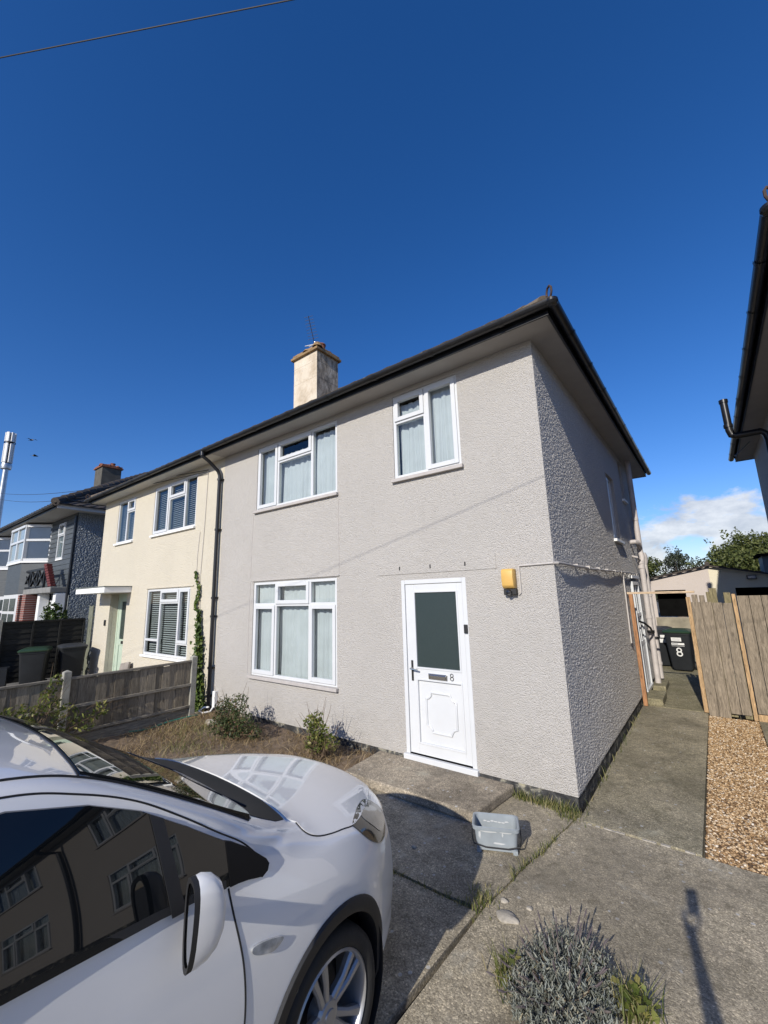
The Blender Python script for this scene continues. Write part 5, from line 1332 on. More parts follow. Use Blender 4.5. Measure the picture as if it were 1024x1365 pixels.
# ------------------------------------------------------------------ garage behind
def garage():
    t = thing('garage', 'low garage with pinkish and cream painted halves under a shallow gable', 'garage', (1.26, 10.5, 0))
    L, Rr, ze, zp, d = -2.6, 2.75, 2.16, 2.64, 5.0
    sl = lambda x: zp - abs(x) * (.21 if x < 0 else .235)
    def front(mb, u0, u1, ops):
        us = sorted({u0, u1, *[o[0] for o in ops], *[o[1] for o in ops]})
        for a, b in zip(us, us[1:]):
            zz = [0] + sorted({v for o in ops if o[0] <= a and b <= o[1] for v in (o[2], o[3])})
            for k, c in enumerate(zz):
                if k % 2 == 0:
                    top = zz[k + 1] if k + 1 < len(zz) else None
                    mb.add([(a, 0, c), (b, 0, c), (b, 0, top if top else sl(b)), (a, 0, top if top else sl(a))], [(0, 1, 2, 3)])
    m = MB(); front(m, L, 0, [(-1.36, -.60, 1.20, 1.98)]); m.add([(L, 0, 0), (L, d, 0), (L, d, sl(L)), (L, 0, sl(L))], [(0, 1, 2, 3)])
    w1 = m.build('wall', M['garage_pink'], t)
    m = MB(); front(m, 0, Rr, [(.52, 2.6, .02, 2.0)]); m.add([(Rr, 0, 0), (Rr, d, 0), (Rr, d, sl(Rr)), (Rr, 0, sl(Rr))], [(0, 1, 2, 3)])
    m.build('wall', M['garage_cream'], t)['label'] = 'cream painted right half'
    MB().box(-1.42, -.5, -.03, .0, -.02, 1.195).build('block_infill', M['block'], t)
    MB().box(-1.36, -.60, .5, .52, 1.2, 1.98).build('opening', M['dark'], t)
    o = MB(); o.box(.52, 2.6, .35, .37, .02, 2.0); o.build('garage_door', M['dark'], t)
    r = MB()
    for s in (-1, 1):
        e = L - .12 if s < 0 else Rr + .12; n = 44; vs = []
        for y in (-.14, d):
            for i in range(n + 1):
                x = e * i / n; vs.append((x, y, sl(x) + .03 + .014 * math.sin(i * 1.6)))
        k = n + 1; r.add(vs, [(i, i + 1, k + i + 1, k + i) for i in range(n)])
        r.prism([(0, sl(0) - .02), (e, sl(e) - .02), (e, sl(e) + .012), (0, sl(0) + .012)], -.14, -.11, 'Y')
    ro = r.build('roof', M['tiles_dark'], t); ri = MB(); ri.tube([(0, -.16, zp + .045), (0, d, zp + .045)], .06, 10); ri.build('ridge', M['tiles_dark'], ro, smooth=True)
    l = MB(); l.box(.80, 1.0, -.09, 0, 2.22, 2.33); fl = l.build('floodlight', M['black'], t, bevel=.01); MB().box(.82, .98, -.094, -.09, 2.235, 2.315).build('lens', M['lens'], fl)
    # boxed flue on the roof at the right
    c = MB(); c.box(1.30, 2.2, 1.4, 2.6, 2.3, 2.88); c.build('roof_box', M['clad_light'], ro); MB().box(1.20, 2.3, 1.3, 2.7, 2.885, 2.96).build('roof_box_lid', M['dark'], ro)
garage()

# ------------------------------------------------------------------ dark grey houses at the left
def dark_house():
    t = thing('clad_house', 'dark grey clad house with white bay windows and a balcony porch', 'house', (-15.1, 0, 0))
    X0 = -15.1; W = lambda u, y, z: (-u, y, z)
    w = MB(); w.box(-10.5, -.03, 0.0, 7.6, 0, 5.05); w.build('wall', M['render_blue'], t)
    roughcast('flank_wall', M['render_blue'], t, -.002, 0, 7.6, 0, 5.05, [], .012, .0028)
    cl = MB(); z = 2.35; k = 0
    while z < 5.0:
        for (a, b) in ((-1.05, -.02), (-1.75, -1.05), (-3.0, -1.75), (-10.4, -3.0)):
            if a == -1.75 and 3.58 < z + .08 and z < 4.86: continue
            cl.add([(a, -.035, z), (b, -.035, z), (b, -.018, z + .165), (a, -.018, z + .165), (a, 0, z), (b, 0, z), (b, 0, z + .165), (a, 0, z + .165)], [(0, 1, 2, 3), (0, 4, 5, 1), (3, 2, 6, 7), (0, 3, 7, 4), (1, 5, 6, 2)])
        z += .17
    cl.build('cladding', M['clad'], t)
    mats = dict(frame=M['upvc'], sill=M['white'])
    make_window(t, W, 1.06, 1.74, 3.60, 4.86, [(1.06, 1.74, [4.42], 'fc')], mats, y=-.055, backing='curtain', seed=77)
    # canted bays
    for bi, c in enumerate((-4.35, -9.0)):
        w_, sd, dp = 1.0, .62, .62
        poly = [(c - w_ - sd, 0), (c - w_, -dp), (c + w_, -dp), (c + w_ + sd, 0)]
        b = MB(); b.prism(poly, 2.45, 3.62, 'Z'); bay = b.build('bay', M['clad'], t)
        fr = MB(); gl = MB(); cu = MB()
        for (p, q) in zip(poly, poly[1:]):
            p3, q3 = Vector((p[0], p[1], 0)), Vector((q[0], q[1], 0)); L = (q3 - p3).length; dv = (q3 - p3) / L
            n = 2 if L > 1.5 else 1
            for zz0, zz1, th in ((3.62, 3.72, .1), (4.88, 4.97, .1), (4.36, 4.44, .07)): fr.bar(p3 + Vector((0, 0, (zz0 + zz1) / 2)), q3 + Vector((0, 0, (zz0 + zz1) / 2)), th, zz1 - zz0)
            for i in range(n + (1 if q is poly[-1] else 0)): r_ = p3 + dv * L * i / n; fr.bar(r_ + Vector((0, .04, 3.62)), r_ + Vector((0, .04, 4.97)), .13, .13, up=(0, 1, 0))
            gl.add([p3 + Vector((0, .01, 3.7)), q3 + Vector((0, .01, 3.7)), q3 + Vector((0, .01, 4.9)), p3 + Vector((0, .01, 4.9))], [(0, 1, 2, 3)])
            k_ = Vector((c, 0, 0)); p4, q4 = k_ + (p3 - k_) * .965, k_ + (q3 - k_) * .965; cu.add([p4 + Vector((0, 0, 3.6)), q4 + Vector((0, 0, 3.6)), q4 + Vector((0, 0, 5.0)), p4 + Vector((0, 0, 5.0))], [(0, 1, 2, 3)])
        s_ = MB(); s_.prism([(c - w_ - sd - .06, 0), (c - w_ - .03, -dp - .06), (c + w_ + .03, -dp - .06), (c + w_ + sd + .06, 0)], 3.565, 3.625, 'Z')
        f = fr.build('window', M['upvc'], bay); face_out(gl, Vector((0, -1, 0))).build('pane', M['glass'], f, recalc=False); cu.build('curtain', M['curtain'], f); s_.build('sill', M['white'], f)
        lo = MB(); lo.prism(poly, .0, 2.44, 'Z'); lo.build('lower_bay', M['upvc'], t)
        lg = MB()
        for (p, q) in zip(poly, poly[1:]):
            for a, b2 in ((.08, .46), (.54, .92)):
                A = (p[0] + (q[0] - p[0]) * a, p[1] + (q[1] - p[1]) * a - .012); B = (p[0] + (q[0] - p[0]) * b2, p[1] + (q[1] - p[1]) * b2 - .012)
                for z0, z1 in ((.9, 1.75), (1.85, 2.3)): lg.add([(A[0], A[1], z0), (B[0], B[1], z0), (B[0], B[1], z1), (A[0], A[1], z1)], [(0, 1, 2, 3)])
        lg.build('pane', M['glass_obscure'], t)
    # porch: slab on brick piers and white columns, with balcony rail and red tiled cheek
    po = MB(); po.box(-3.55, -.12, -.50, -.04, 2.42, 2.60); pr = po.build('porch', M['porch_slab'], t, bevel=.02)
    for x in (-3.35, -2.55): MB().box(x - .22, x + .22, -.60, -.16, 0, 2.415).build('brick_pier', M['brick'], pr)
    for x in (-1.95, -.25): MB().box(x - .12, x + .12, -.34, -.06, 0, 2.415).build('column', M['white'], pr, bevel=.02)
    MB().box(-2.1, -.5, -.03, -.015, 0, 2.2).build('front_door', M['upvc'], pr)
    rl = MB(); y = -.46
    rl.box(-3.5, -1.0, y - .03, y + .03, 3.20, 3.27); rl.box(-3.5, -1.0, y - .025, y + .025, 2.62, 2.68)
    for x in (-3.45, -2.63, -1.82, -1.02): rl.box(x - .03, x + .03, y - .025, y + .025, 2.6, 3.2)
    for x in (-3.45, -2.63, -1.82):
        rl.bar((x + .03, y, 2.67), (x + .79, y, 3.2), .05, .06, (0, 1, 0)); rl.bar((x + .79, y + .01, 2.67), (x + .03, y + .01, 3.2), .05, .06, (0, 1, 0))
    rl.build('balcony_rail', M['black'], pr)
    rt = MB()
    for k in range(9):
        z = 2.62 + k * .085; x = -.14 - k * .075; rt.box(x - .30, x, -.50 - .002 * k, -.36, z, z + .075)
    rt.build('red_tiles', M['red_tile'], pr, bevel=.008)
    dp = MB(); dp.tube([(-.03, -.06, 4.95), (-.03, -.06, .1)], .035, 8); dp.build('downpipe', M['gutter'], t, smooth=True)
    sf = MB(); sf.box(-10.5, .40, -.72, 0, 5.05, 5.075); sf.box(.0, .40, 0, 7.9, 5.05, 5.075); sf.build('soffit', M['soffit_white'], t)
    ft = MB(); ft.box(-10.5, .42, -.742, -.72, 5.03, 5.17); f = ft.build('fascia', M['gutter'], t)
    fs = MB(); fs.box(.40, .425, -.72, 7.9, 5.04, 5.16); fs.build('side_fascia', M['soffit_white'], t)
    g = MB(); gutter_run(g, [(-10.5, -.80, 5.14), (.42, -.80, 5.14)]); g.build('gutter', M['gutter'], f, smooth=True)
    # hipped roof
    W2 = lambda u, y, z: (-u, y, z)
    y0, y1, u0, zr, pt = -.80, 8.2, -.48, 5.15, .62; run = (y1 - y0) / 2; mb = MB(); N = 15; bk, hp = [], []
    nf = Vector((0, -pt, 1)).normalized(); nb = Vector((0, pt, 1)).normalized(); nh = Vector((pt, 0, 1)).normalized()
    for k in range(N):
        a, b = run * k / N, run * (k + 1) / N
        A = lambda u, y, d: (-u, y, zr + d * pt)
        hp.append(((A(u0 + a, y0 + a, a), A(u0 + a, y1 - a, a)), (A(u0 + b, y0 + b, b), A(u0 + b, y1 - b - 1e-4, b)), nh))
        bk.append(((A(u0 + a, y0 + a, a), A(10.5, y0 + a, a)), (A(u0 + b, y0 + b, b), A(10.5, y0 + b, b)), nf))
    tile_slope(mb, hp, .04, .03, .30); tile_slope(mb, bk, .04, .03, .30)
    mb.add([A(u0, y1, 0), A(10.5, y1, 0), A(10.5, y0 + run, run), A(u0 + run, y0 + run, run)], [(0, 1, 2, 3)])
    ro = mb.build('roof', M['tiles_dark'], t, recalc=False)
    hm = MB(); a, b = Vector(A(u0, y0, 0)), Vector(A(u0 + run, y0 + run, run)); n = 16
    for i in range(n):
        p, q = a.lerp(b, i / n), a.lerp(b, (i + 1.05) / n); hm.tube([p + Vector((0, 0, .07)), q + Vector((0, 0, .05))], [.13, .115], 10)
    hm.tube([b + Vector((0, 0, .06)), Vector(A(10.5, y0 + run, run)) + Vector((0, 0, .06))], .12, 10)
    hm.build('hip_tiles', M['tiles_dark'], ro, smooth=True)
    chimney(t, -8.75, -7.75, 2.95, 3.85, 7.0, 9.0, M['chimney_dark'], [(-8.4, 3.4), (-8.0, 3.5)], M['terracotta'])
    # lean-to in the gap and a white meter board on the flank
    l = MB(); l.box(.01, .7, 1.2, 3.4, 0, 2.05); l.build('side_lean_to', M['render_blue'], t); MB().box(.02, .72, 1.15, 1.19, 1.2, 1.75).build('notice_board', M['white'], t)
dark_house()
def far_house():
    t = thing('far_house', 'grey house with white bay windows cut by the left frame edge', 'house', (-27.0, 0, 0))
    MB().box(-9, -.0, .02, 7.6, 0, 5.05).build('wall', M['clad_light'], t)
    sf = MB(); sf.box(-9, .7, -.5, 0.02, 5.05, 5.1); sf.build('soffit', M['soffit_white'], t)
    r = MB(); r.add([(-9, -.6, 5.12), (.7, -.6, 5.12), (-3.6, 3.8, 7.8), (-9, 3.8, 7.8), (.7, 8.2, 5.12), (-9, 8.2, 5.12)], [(0, 1, 2, 3), (1, 4, 2), (4, 5, 3, 2)]); r.build('roof', M['tiles_dark'], t)
    for c in (-2.2,):
        poly = [(c - 1.6, .02), (c - .9, -.6), (c + .9, -.6), (c + 1.6, .02)]
        b = MB(); b.prism(poly, 3.65, 4.95, 'Z'); f = b.build('window', M['upvc'], t)
        g = MB()
        for (p, q) in zip(poly, poly[1:]): g.add([(p[0] + (q[0] - p[0]) * a, p[1] + (q[1] - p[1]) * a - .01, z) for a, z in ((.1, 3.8), (.9, 3.8), (.9, 4.85), (.1, 4.85))], [(0, 1, 2, 3)])
        g.build('pane', M['glass_obscure'], f)
far_house()

# ------------------------------------------------------------------ the parked car
CX, CY0 = -1.078, -2.13          # centre line and front tip; s runs backwards from the tip
HUB_S, HUB_Z, WB = .93, .33, 2.58
KN = [0, .03, .08, .15, .25, .35, .5, .7, .93, 1.12, 1.3, 1.5, 1.7, 1.9, 2.1, 2.5, 3.0, 3.5, 3.9, 4.15, 4.28]
W_ = [.28, .37, .465, .565, .655, .722, .80, .850, .872, .872, .870, .868, .868, .868, .870, .873, .873, .86, .82, .72, .60]
ZB = [.30, .26, .22, .2, .2, .2, .2, .2, .2, .22, .22, .22, .22, .22, .22, .22, .22, .22, .25, .28, .35]
TT = [.66, .75, .83, .888, .94, .972, 1.01, 1.045, 1.075, 1.095, 1.195, 1.322, 1.445, 1.550, 1.603, 1.635, 1.625, 1.58, 1.465, 1.2, .95]
EH = [.22, .31, .395, .485, .562, .622, .705, .762, .79, .806, .816, .825, .832, .838, .842, .842, .836, .82, .77, .66, .54]
EZ = [.62, .68, .745, .79, .83, .86, .90, .945, .98, 1.005, 1.03, 1.06, 1.085, 1.105, 1.12, 1.14, 1.16, 1.18, 1.16, 1.0, .85]
CAB = {1.12: ((.775, 1.045), (.725, 1.075), (.50, 1.09)), 1.3: ((.800, 1.085), (.782, 1.13), (.725, 1.172)), 1.5: ((.808, 1.125), (.785, 1.21), (.710, 1.30)), 1.7: ((.800, 1.215), (.756, 1.35), (.690, 1.415)),
       1.9: ((.796, 1.29), (.727, 1.45), (.660, 1.525)), 2.1: ((.801, 1.31), (.714, 1.505), (.638, 1.572)), 2.5: ((.805, 1.33), (.715, 1.525), (.638, 1.592)),
       3.0: ((.805, 1.34), (.710, 1.510), (.630, 1.580)), 3.5: ((.79, 1.34), (.695, 1.475), (.61, 1.535)), 3.9: ((.70, 1.27), (.60, 1.37), (.50, 1.41)),
       4.15: ((.63, 1.10), (.56, 1.15), (.45, 1.18)), 4.28: ((.52, .88), (.45, .91), (.35, .93))}
def car_sections():
    rows = []
    for i, s in enumerate(KN):
        W, zb, T, eh, ez = W_[i], ZB[i], TT[i], EH[i], EZ[i]
        p = [(0, zb), (W * .55, zb), (W - .06, zb + .015), (W - .015, zb + .17 * (ez - zb) / .7), (W, .55 * ez + .45 * zb)]
        p.append((W - .012 - (.03 if s < .3 else 0), .55 * ez + .45 * zb + .58 * (ez - (.55 * ez + .45 * zb))))
        p.append((eh, ez))
        if s in CAB:
            p += list(CAB[s]); H = CAB[s][2]; p.append((H[0] * .5, H[1] + (T - H[1]) * .78))
        else:
            p += [(eh * .86, ez + .42 * (T - ez)), (eh * .70, ez + .68 * (T - ez)), (eh * .46, ez + .88 * (T - ez)), (eh * .22, ez + .975 * (T - ez))]
        p.append((0, T)); rows.append([(x, z) for x, z in p])
    return np.array(rows)     # knots x points x 2
def pchip(xs, Y, xq):
    """monotone cubic interpolation along the first axis"""
    xs = np.asarray(xs, float); Y = np.asarray(Y, float); h = np.diff(xs); sh = (slice(None),) + (None,) * (Y.ndim - 1)
    d = np.diff(Y, axis=0) / h[sh]; m = np.zeros_like(Y); w1 = (2 * h[1:] + h[:-1])[sh]; w2 = (h[1:] + 2 * h[:-1])[sh]
    with np.errstate(divide='ignore', invalid='ignore'):
        mm = (w1 + w2) / (w1 / d[:-1] + w2 / d[1:])
    m[1:-1] = np.where(d[:-1] * d[1:] > 0, mm, 0); m[0] = d[0]; m[-1] = d[-1]
    k = np.clip(np.searchsorted(xs, xq) - 1, 0, len(xs) - 2); t = ((xq - xs[k]) / h[k])[sh]; H = h[k][sh]
    return (2 * t**3 - 3 * t**2 + 1) * Y[k] + (t**3 - 2 * t**2 + t) * H * m[k] + (-2 * t**3 + 3 * t**2) * Y[k + 1] + (t**3 - t**2) * H * m[k + 1]
def catmull(P, sub):
    """open Catmull-Rom through axis 1 of P (rows x points x 2)"""
    n = P.shape[1]; E = np.concatenate([2 * P[:, :1] - P[:, 1:2], P, 2 * P[:, -1:] - P[:, -2:-1]], 1); out = []
    for i in range(n - 1):
        p0, p1, p2, p3 = E[:, i], E[:, i + 1], E[:, i + 2], E[:, i + 3]
        for k in range(sub):
            t = k / sub; out.append(.5 * (2 * p1 + (p2 - p0) * t + (2 * p0 - 5 * p1 + 4 * p2 - p3) * t * t + (3 * p1 - p0 - 3 * p2 + p3) * t**3))
    out.append(P[:, -1]); return np.stack(out, 1)
SEC = car_sections()
SQ = np.unique(np.concatenate([np.linspace(0, .3, 40), np.linspace(.3, 4.0, 230), np.linspace(4.0, 4.28, 30)]))
GRID = pchip(KN, SEC, SQ)
# light fairing along the length takes the knots out of the reflections
for _ in range(160):
    g0 = GRID.copy(); w = np.clip((SQ[2:] - SQ[:-2]) / .034, 0, 1)[:, None, None]
    GRID[1:-1] = g0[1:-1] + .5 * w * ((g0[:-2] + g0[2:]) * .5 - g0[1:-1]) * (np.abs(np.diff(SQ)[1:] - np.diff(SQ)[:-1]) < 1e-3)[:, None, None]
GRID = catmull(GRID, 9)
NS, NP = GRID.shape[:2]
for _ in range(160):          # fair the bonnet and roof across the car, symmetric about the centre line
    g0 = GRID[:, 6 * 9 - 4:].copy(); e = np.concatenate([g0, (g0[:, -2:-1] * np.array([-1, 1]))], 1)
    lim = np.clip(np.arange(g0.shape[1] - 1) / 10, 0, 1)[None, :, None] * np.clip((1.16 - SQ) / .22, 0, 1)[:, None, None]
    up = .5 * lim * ((e[:, :-2] + e[:, 2:]) * .5 - g0[:, 1:])
    up[:, -1, 0] = 0; GRID[:, 6 * 9 - 3:] += up
def car_shell():
    half = np.stack([GRID[:, :, 0], np.repeat(-SQ[:, None], NP, 1), GRID[:, :, 1]], 2)       # local: x out, y forward, z up
    left = half[:, 1:-1][:, ::-1] * np.array([-1, 1, 1])
    V = np.concatenate([half, left], 1); n = V.shape[1]; idx = np.arange(NS * n).reshape(NS, n)
    a, b = idx[:-1], idx[1:]; a2, b2 = np.roll(a, -1, 1), np.roll(b, -1, 1)
    F = np.stack([a, a2, b2, b], 2).reshape(-1, 4)
    return V.reshape(-1, 3), F, idx
SHV, SHF, SHI = car_shell()
SHELL = BVHTree.FromPolygons([Vector(v) for v in SHV], [tuple(f) for f in SHF])
def hit(o, d):
    h = SHELL.ray_cast(Vector(o), Vector(d)); return (h[0], h[1]) if h[0] is not None else (None, None)
def side_pt(y, z, off, sgn=1):
    p, n = hit((2 * sgn, y, z), (-sgn, 0, 0))
    if p is None: return None
    if n.x * sgn < 0: n = -n
    return p + n * off
def top_pt(x, y, off):
    p, n = hit((x, y, 3), (0, 0, -1))
    if p is None: return None
    if n.z < 0: n = -n
    return p + n * off
def smooth_poly(pts, n=8, closed=True):
    P = np.array(pts, float); N = len(P); out = []
    for i in range(N if closed else N - 1):
        p0, p1, p2, p3 = (P[(i + k - 1) % N] if closed else P[min(max(i + k - 1, 0), N - 1)] for k in range(4))
        for k in range(n):
            t = k / n; out.append(tuple(.5 * (2 * p1 + (p2 - p0) * t + (2 * p0 - 5 * p1 + 4 * p2 - p3) * t * t + (3 * p1 - p0 - 3 * p2 + p3) * t**3)))
    if not closed: out.append(tuple(P[-1]))
    return out
def patch(name, poly, fn, mat, parent, off=.003, step=.03, rim=.004):
    """a panel cut to a 2D outline, gridded, laid on the shell with offset and a turned-in rim"""
    bm = bmesh.new(); vs = [bm.verts.new((a, b, 0)) for a, b in poly]; bm.faces.new(vs)
    xs = [p[0] for p in poly]; ys = [p[1] for p in poly]
    for ax, lo, hi in ((0, min(xs), max(xs)), (1, min(ys), max(ys))):
        c = lo + step
        while c < hi:
            bmesh.ops.bisect_plane(bm, geom=bm.verts[:] + bm.edges[:] + bm.faces[:], plane_co=(c, 0, 0) if ax == 0 else (0, c, 0), plane_no=(1, 0, 0) if ax == 0 else (0, 1, 0)); c += step
    bd = [e for e in bm.edges if len(e.link_faces) == 1]
    ring = bmesh.ops.extrude_edge_only(bm, edges=bd)
    rv = {v for v in ring['geom'] if isinstance(v, bmesh.types.BMVert)}
    bad = []
    for v in bm.verts:
        p = fn(v.co.x, v.co.y, off - rim if v in rv else off)
        if p is None: bad.append(v)
        else: v.co = p
    if bad: bmesh.ops.delete(bm, geom=bad, context='VERTS')
    bmesh.ops.recalc_face_normals(bm, faces=bm.faces)
    me = bpy.data.meshes.new(name); bm.to_mesh(me); bm.free()
    me.polygons.foreach_set('use_smooth', [True] * len(me.polygons)); me.set_sharp_from_angle(angle=R(40))
    return link(name, me, mat, parent)
def seam(mb, pts2, fn, r=.0036, off=.0005):
    out = []
    for a, b in pts2:
        p = fn(a, b, off)
        if p is not None: out.append(p)
    if len(out) > 1: mb.tube(out, r, 6)
def fitted(poly, fn, axis, order=2, n=14):
    """replace the shell under an outline by a smooth low order surface (what pressed glass does)"""
    xs, ys = [p[0] for p in poly], [p[1] for p in poly]; A, B = [], []
    def inside(x, y):
        c = False
        for (x0, y0), (x1, y1) in zip(poly, poly[1:] + poly[:1]):
            if (y0 > y) != (y1 > y) and x < (x1 - x0) * (y - y0) / (y1 - y0) + x0: c = not c
        return c
    mx, my = (min(xs) + max(xs)) / 2, (min(ys) + max(ys)) / 2
    term = lambda x, y: [(x - mx) ** i * (y - my) ** j for i in range(order + 1) for j in range(order + 1 - i)]
    for x in np.linspace(min(xs), max(xs), n * 2):
        for y in np.linspace(min(ys), max(ys), n):
            if inside(x, y):
                p = fn(x, y, 0)
                if p is not None: A.append(term(x, y)); B.append(p[axis])
    c = np.linalg.lstsq(np.array(A), np.array(B), rcond=None)[0]
    top = max(abs(float(np.dot(a, c)) - b) for a, b in zip(A, B))
    sg = 1 if np.mean(B) > 0 else -1
    def f(x, y, o):
        v = float(np.dot(term(x, y), c)) + sg * o
        return Vector((v, x, y)) if axis == 0 else Vector((x, y, v))
    return f
def hub_y(k): return -HUB_S - WB * k
def build_car():
    car = thing('parked_car', 'white hatchback car with dark tinted windows parked facing the house', 'car', (CX, CY0, 0))
    V, F = SHV, SHF
    # wheel openings
    c = V[F].mean(1); keep = np.ones(len(F), bool)
    for k in (0, 1):
        d = np.hypot(c[:, 1] - hub_y(k), c[:, 2] - HUB_Z); keep &= ~((d < .352) & (np.abs(c[:, 0]) > .42))
    body = np_mesh('body', V, F[keep], M['paint'], car, smooth=True)
    n = SHI.shape[1]
    for row in (SHI[0], SHI[-1]):
        pass
    cap = MB(); cap.add([V[i] for i in SHI[0]], [tuple(range(n))]); cap.add([V[i] for i in SHI[-1]], [tuple(range(n))]); cap.build('bumper_face', M['paint'], body, recalc=False)
    under = MB(); under.box(-.60, .60, -4.0, -.42, .20, .30); under.build('underside', M['trim'], car)
    S_ = lambda sg: (lambda y, z, o: side_pt(y, z, o, sg))
    # wheel arches: black trim ring, dark liner
    for k in (0, 1):
        for sg in (1, -1):
            m = MB(); N = 40; vs = []
            for i in range(N + 1):
                th = R(-28 + 236 * i / N)
                for r_, o in ((.336, -.10), (.336, .006), (.345, .013), (.388, .013), (.397, .002)):
                    y, z = hub_y(k) + r_ * math.cos(th), HUB_Z + r_ * math.sin(th)
                    p = side_pt(y, max(z, .21), 0, sg); x = p.x if p else sg * .86
                    vs.append((x + sg * o, y, z))
            fs = [(i * 5 + j, i * 5 + j + 1, (i + 1) * 5 + j + 1, (i + 1) * 5 + j) for i in range(N) for j in range(4)]
            m.add(vs, fs); m.build('arch_trim', M['trim'], car, smooth=True, angle=50)
            l = MB(); l.lathe([(.355, sg * .50), (.355, sg * .83)], 36, (0, hub_y(k), HUB_Z), 'X'); l.lathe([(.0, sg * .5), (.36, sg * .5)], 36, (0, hub_y(k), HUB_Z), 'X')
            l.build('arch_liner', M['gap'], car, recalc=False)
    # wheels
    for k in (0, 1):
        for sg in (1, -1):
            w = bpy.data.objects.new('wheel', None); COL.objects.link(w); w.parent = car; w.location = (sg * .742, hub_y(k), .303); w.rotation_euler = (0, 0, 0 if sg > 0 else PI)
            t = MB(); R1 = .302
            t.lathe([(.222, -.09), (.250, -.10), (.285, -.098), (.298, -.085), (R1, -.06), (R1, .05), (.297, .078), (.280, .094), (.250, .098), (.228, .088), (.222, .07)], 48, (0, 0, 0), 'X'); t.build('tyre', M['rubber'], w, smooth=True, angle=60)
            r_ = MB(); r_.lathe([(.226, .086), (.218, .092), (.210, .082), (.202, .03), (.195, -.08)], 48, (0, 0, 0), 'X')
            r_.lathe([(.0, .07), (.03, .072), (.05, .068), (.062, .055), (.064, .0)], 24, (0, 0, 0), 'X')
            for i in range(5):
                for dlt in (-.16, .16):
                    a = 2 * PI * i / 5 + PI / 2 + .3; b = a + dlt
                    p0 = Vector((.058, .050 * math.cos(a + dlt * 1.4), .050 * math.sin(a + dlt * 1.4))); p1 = Vector((.072, .208 * math.cos(b), .208 * math.sin(b)))
                    d = (p1 - p0).normalized(); sd = d.cross(Vector((1, 0, 0))).normalized(); vs = []
                    for q, wd, dp in ((p0, .017, .03), (p0.lerp(p1, .5) + Vector((.006, 0, 0)), .014, .026), (p1, .019, .03)):
                        vs += [q - sd * wd + Vector((-.004, 0, 0)), q - sd * wd * .55 + Vector((.006, 0, 0)), q + sd * wd * .55 + Vector((.006, 0, 0)), q + sd * wd + Vector((-.004, 0, 0)), q + sd * wd * .8 + Vector((-dp, 0, 0)), q - sd * wd * .8 + Vector((-dp, 0, 0))]
                    r_.add(vs, [(j * 6 + e, j * 6 + (e + 1) % 6, (j + 1) * 6 + (e + 1) % 6, (j + 1) * 6 + e) for j in range(2) for e in range(6)])
            r_.build('rim', M['alloy'], w, smooth=True, angle=30)
            d = MB(); d.lathe([(.0, -.03), (.14, -.03), (.14, -.045)], 28, (0, 0, 0), 'X'); d.lathe([(.0, -.09), (.2, -.09)], 28, (0, 0, 0), 'X'); d.build('brake_disc', M['trim'], w, smooth=True)
            h = MB(); h.lathe([(.0, .078), (.026, .077), (.03, .07)], 20, (0, 0, 0), 'X'); h.build('hub_cap', M['alloy'], w, smooth=True)
    # side glass; outlines in (y, z) from the front tip
    dlo = [(-1.315, 1.012), (-1.288, 1.022), (-1.28, 1.040), (-1.292, 1.058), (-1.36, 1.120), (-1.46, 1.187), (-1.60, 1.285), (-1.75, 1.383), (-1.90, 1.450), (-2.1, 1.503), (-2.45, 1.524), (-2.58, 1.524), (-2.58, 1.142), (-2.1, 1.118), (-1.7, 1.082), (-1.42, 1.045)]
    rear = [(-2.66, 1.524), (-3.0, 1.512), (-3.35, 1.485), (-3.6, 1.44), (-3.78, 1.32), (-3.75, 1.22), (-3.5, 1.185), (-3.0, 1.162), (-2.66, 1.147)]
    for sg in (1, -1):
        f = S_(sg)
        gf = lambda y, z, o, sg=sg: Vector((sg * (.816 - .065 * (1.87 + y) - .277 * (z - 1.2) - .35 * (z - 1.2) ** 2 + .003 + o), y, z))     # one smooth pressed pane
        patch('side_window', dlo, gf, M['carglass'], car, off=.008, step=.035, rim=.016)
        patch('rear_side_window', rear, f, M['carglass'], car, off=.0025, step=.04)
        # black corner panel at the mirror, divider bar, belt strip, roof-side weather strip
        qp = [(-1.312, 1.010), (-1.284, 1.020), (-1.275, 1.040), (-1.288, 1.061), (-1.36, 1.124), (-1.43, 1.172), (-1.462, 1.188), (-1.452, 1.046), (-1.42, 1.042), (-1.33, 1.022)]
        patch('corner_panel', qp, gf, M['pillar_black'], car, off=.0105, step=.03, rim=.018)
        db = [(-1.622, 1.064), (-1.668, 1.068), (-1.726, 1.367), (-1.682, 1.340)]
        patch('window_divider', db, gf, M['trim'], car, off=.012, step=.03)
        bl = [(-1.47, 1.048), (-1.72, 1.083), (-2.1, 1.118), (-2.6, 1.142), (-2.6, 1.165), (-2.1, 1.141), (-1.72, 1.106), (-1.47, 1.072)]
        patch('belt_strip', bl, f, M['trim'], car, off=.013, step=.04, rim=.012)
        bp = [(-2.58, 1.14), (-2.66, 1.144), (-2.66, 1.526), (-2.58, 1.526)]
        patch('door_pillar', bp, f, M['gloss_black'], car, off=.004, step=.04)
        # shut lines
        g = MB()
        seam(g, smooth_poly([(-1.455, 1.040), (-1.44, .95), (-1.405, .78), (-1.40, .60), (-1.44, .42), (-1.50, .30)], 10, False), f)
        seam(g, smooth_poly([(-2.62, 1.14), (-2.63, .8), (-2.62, .45), (-2.60, .30)], 10, False), f)
        seam(g, smooth_poly([(-1.275, 1.032), (-1.37, 1.137), (-1.475, 1.214), (-1.61, 1.314), (-1.76, 1.412), (-1.92, 1.483), (-2.1, 1.535), (-2.4, 1.556), (-3.0, 1.548), (-3.5, 1.508)], 10, False), f, .003)
        seam(g, [(-1.5 - i * .05, .30) for i in range(22)], f)
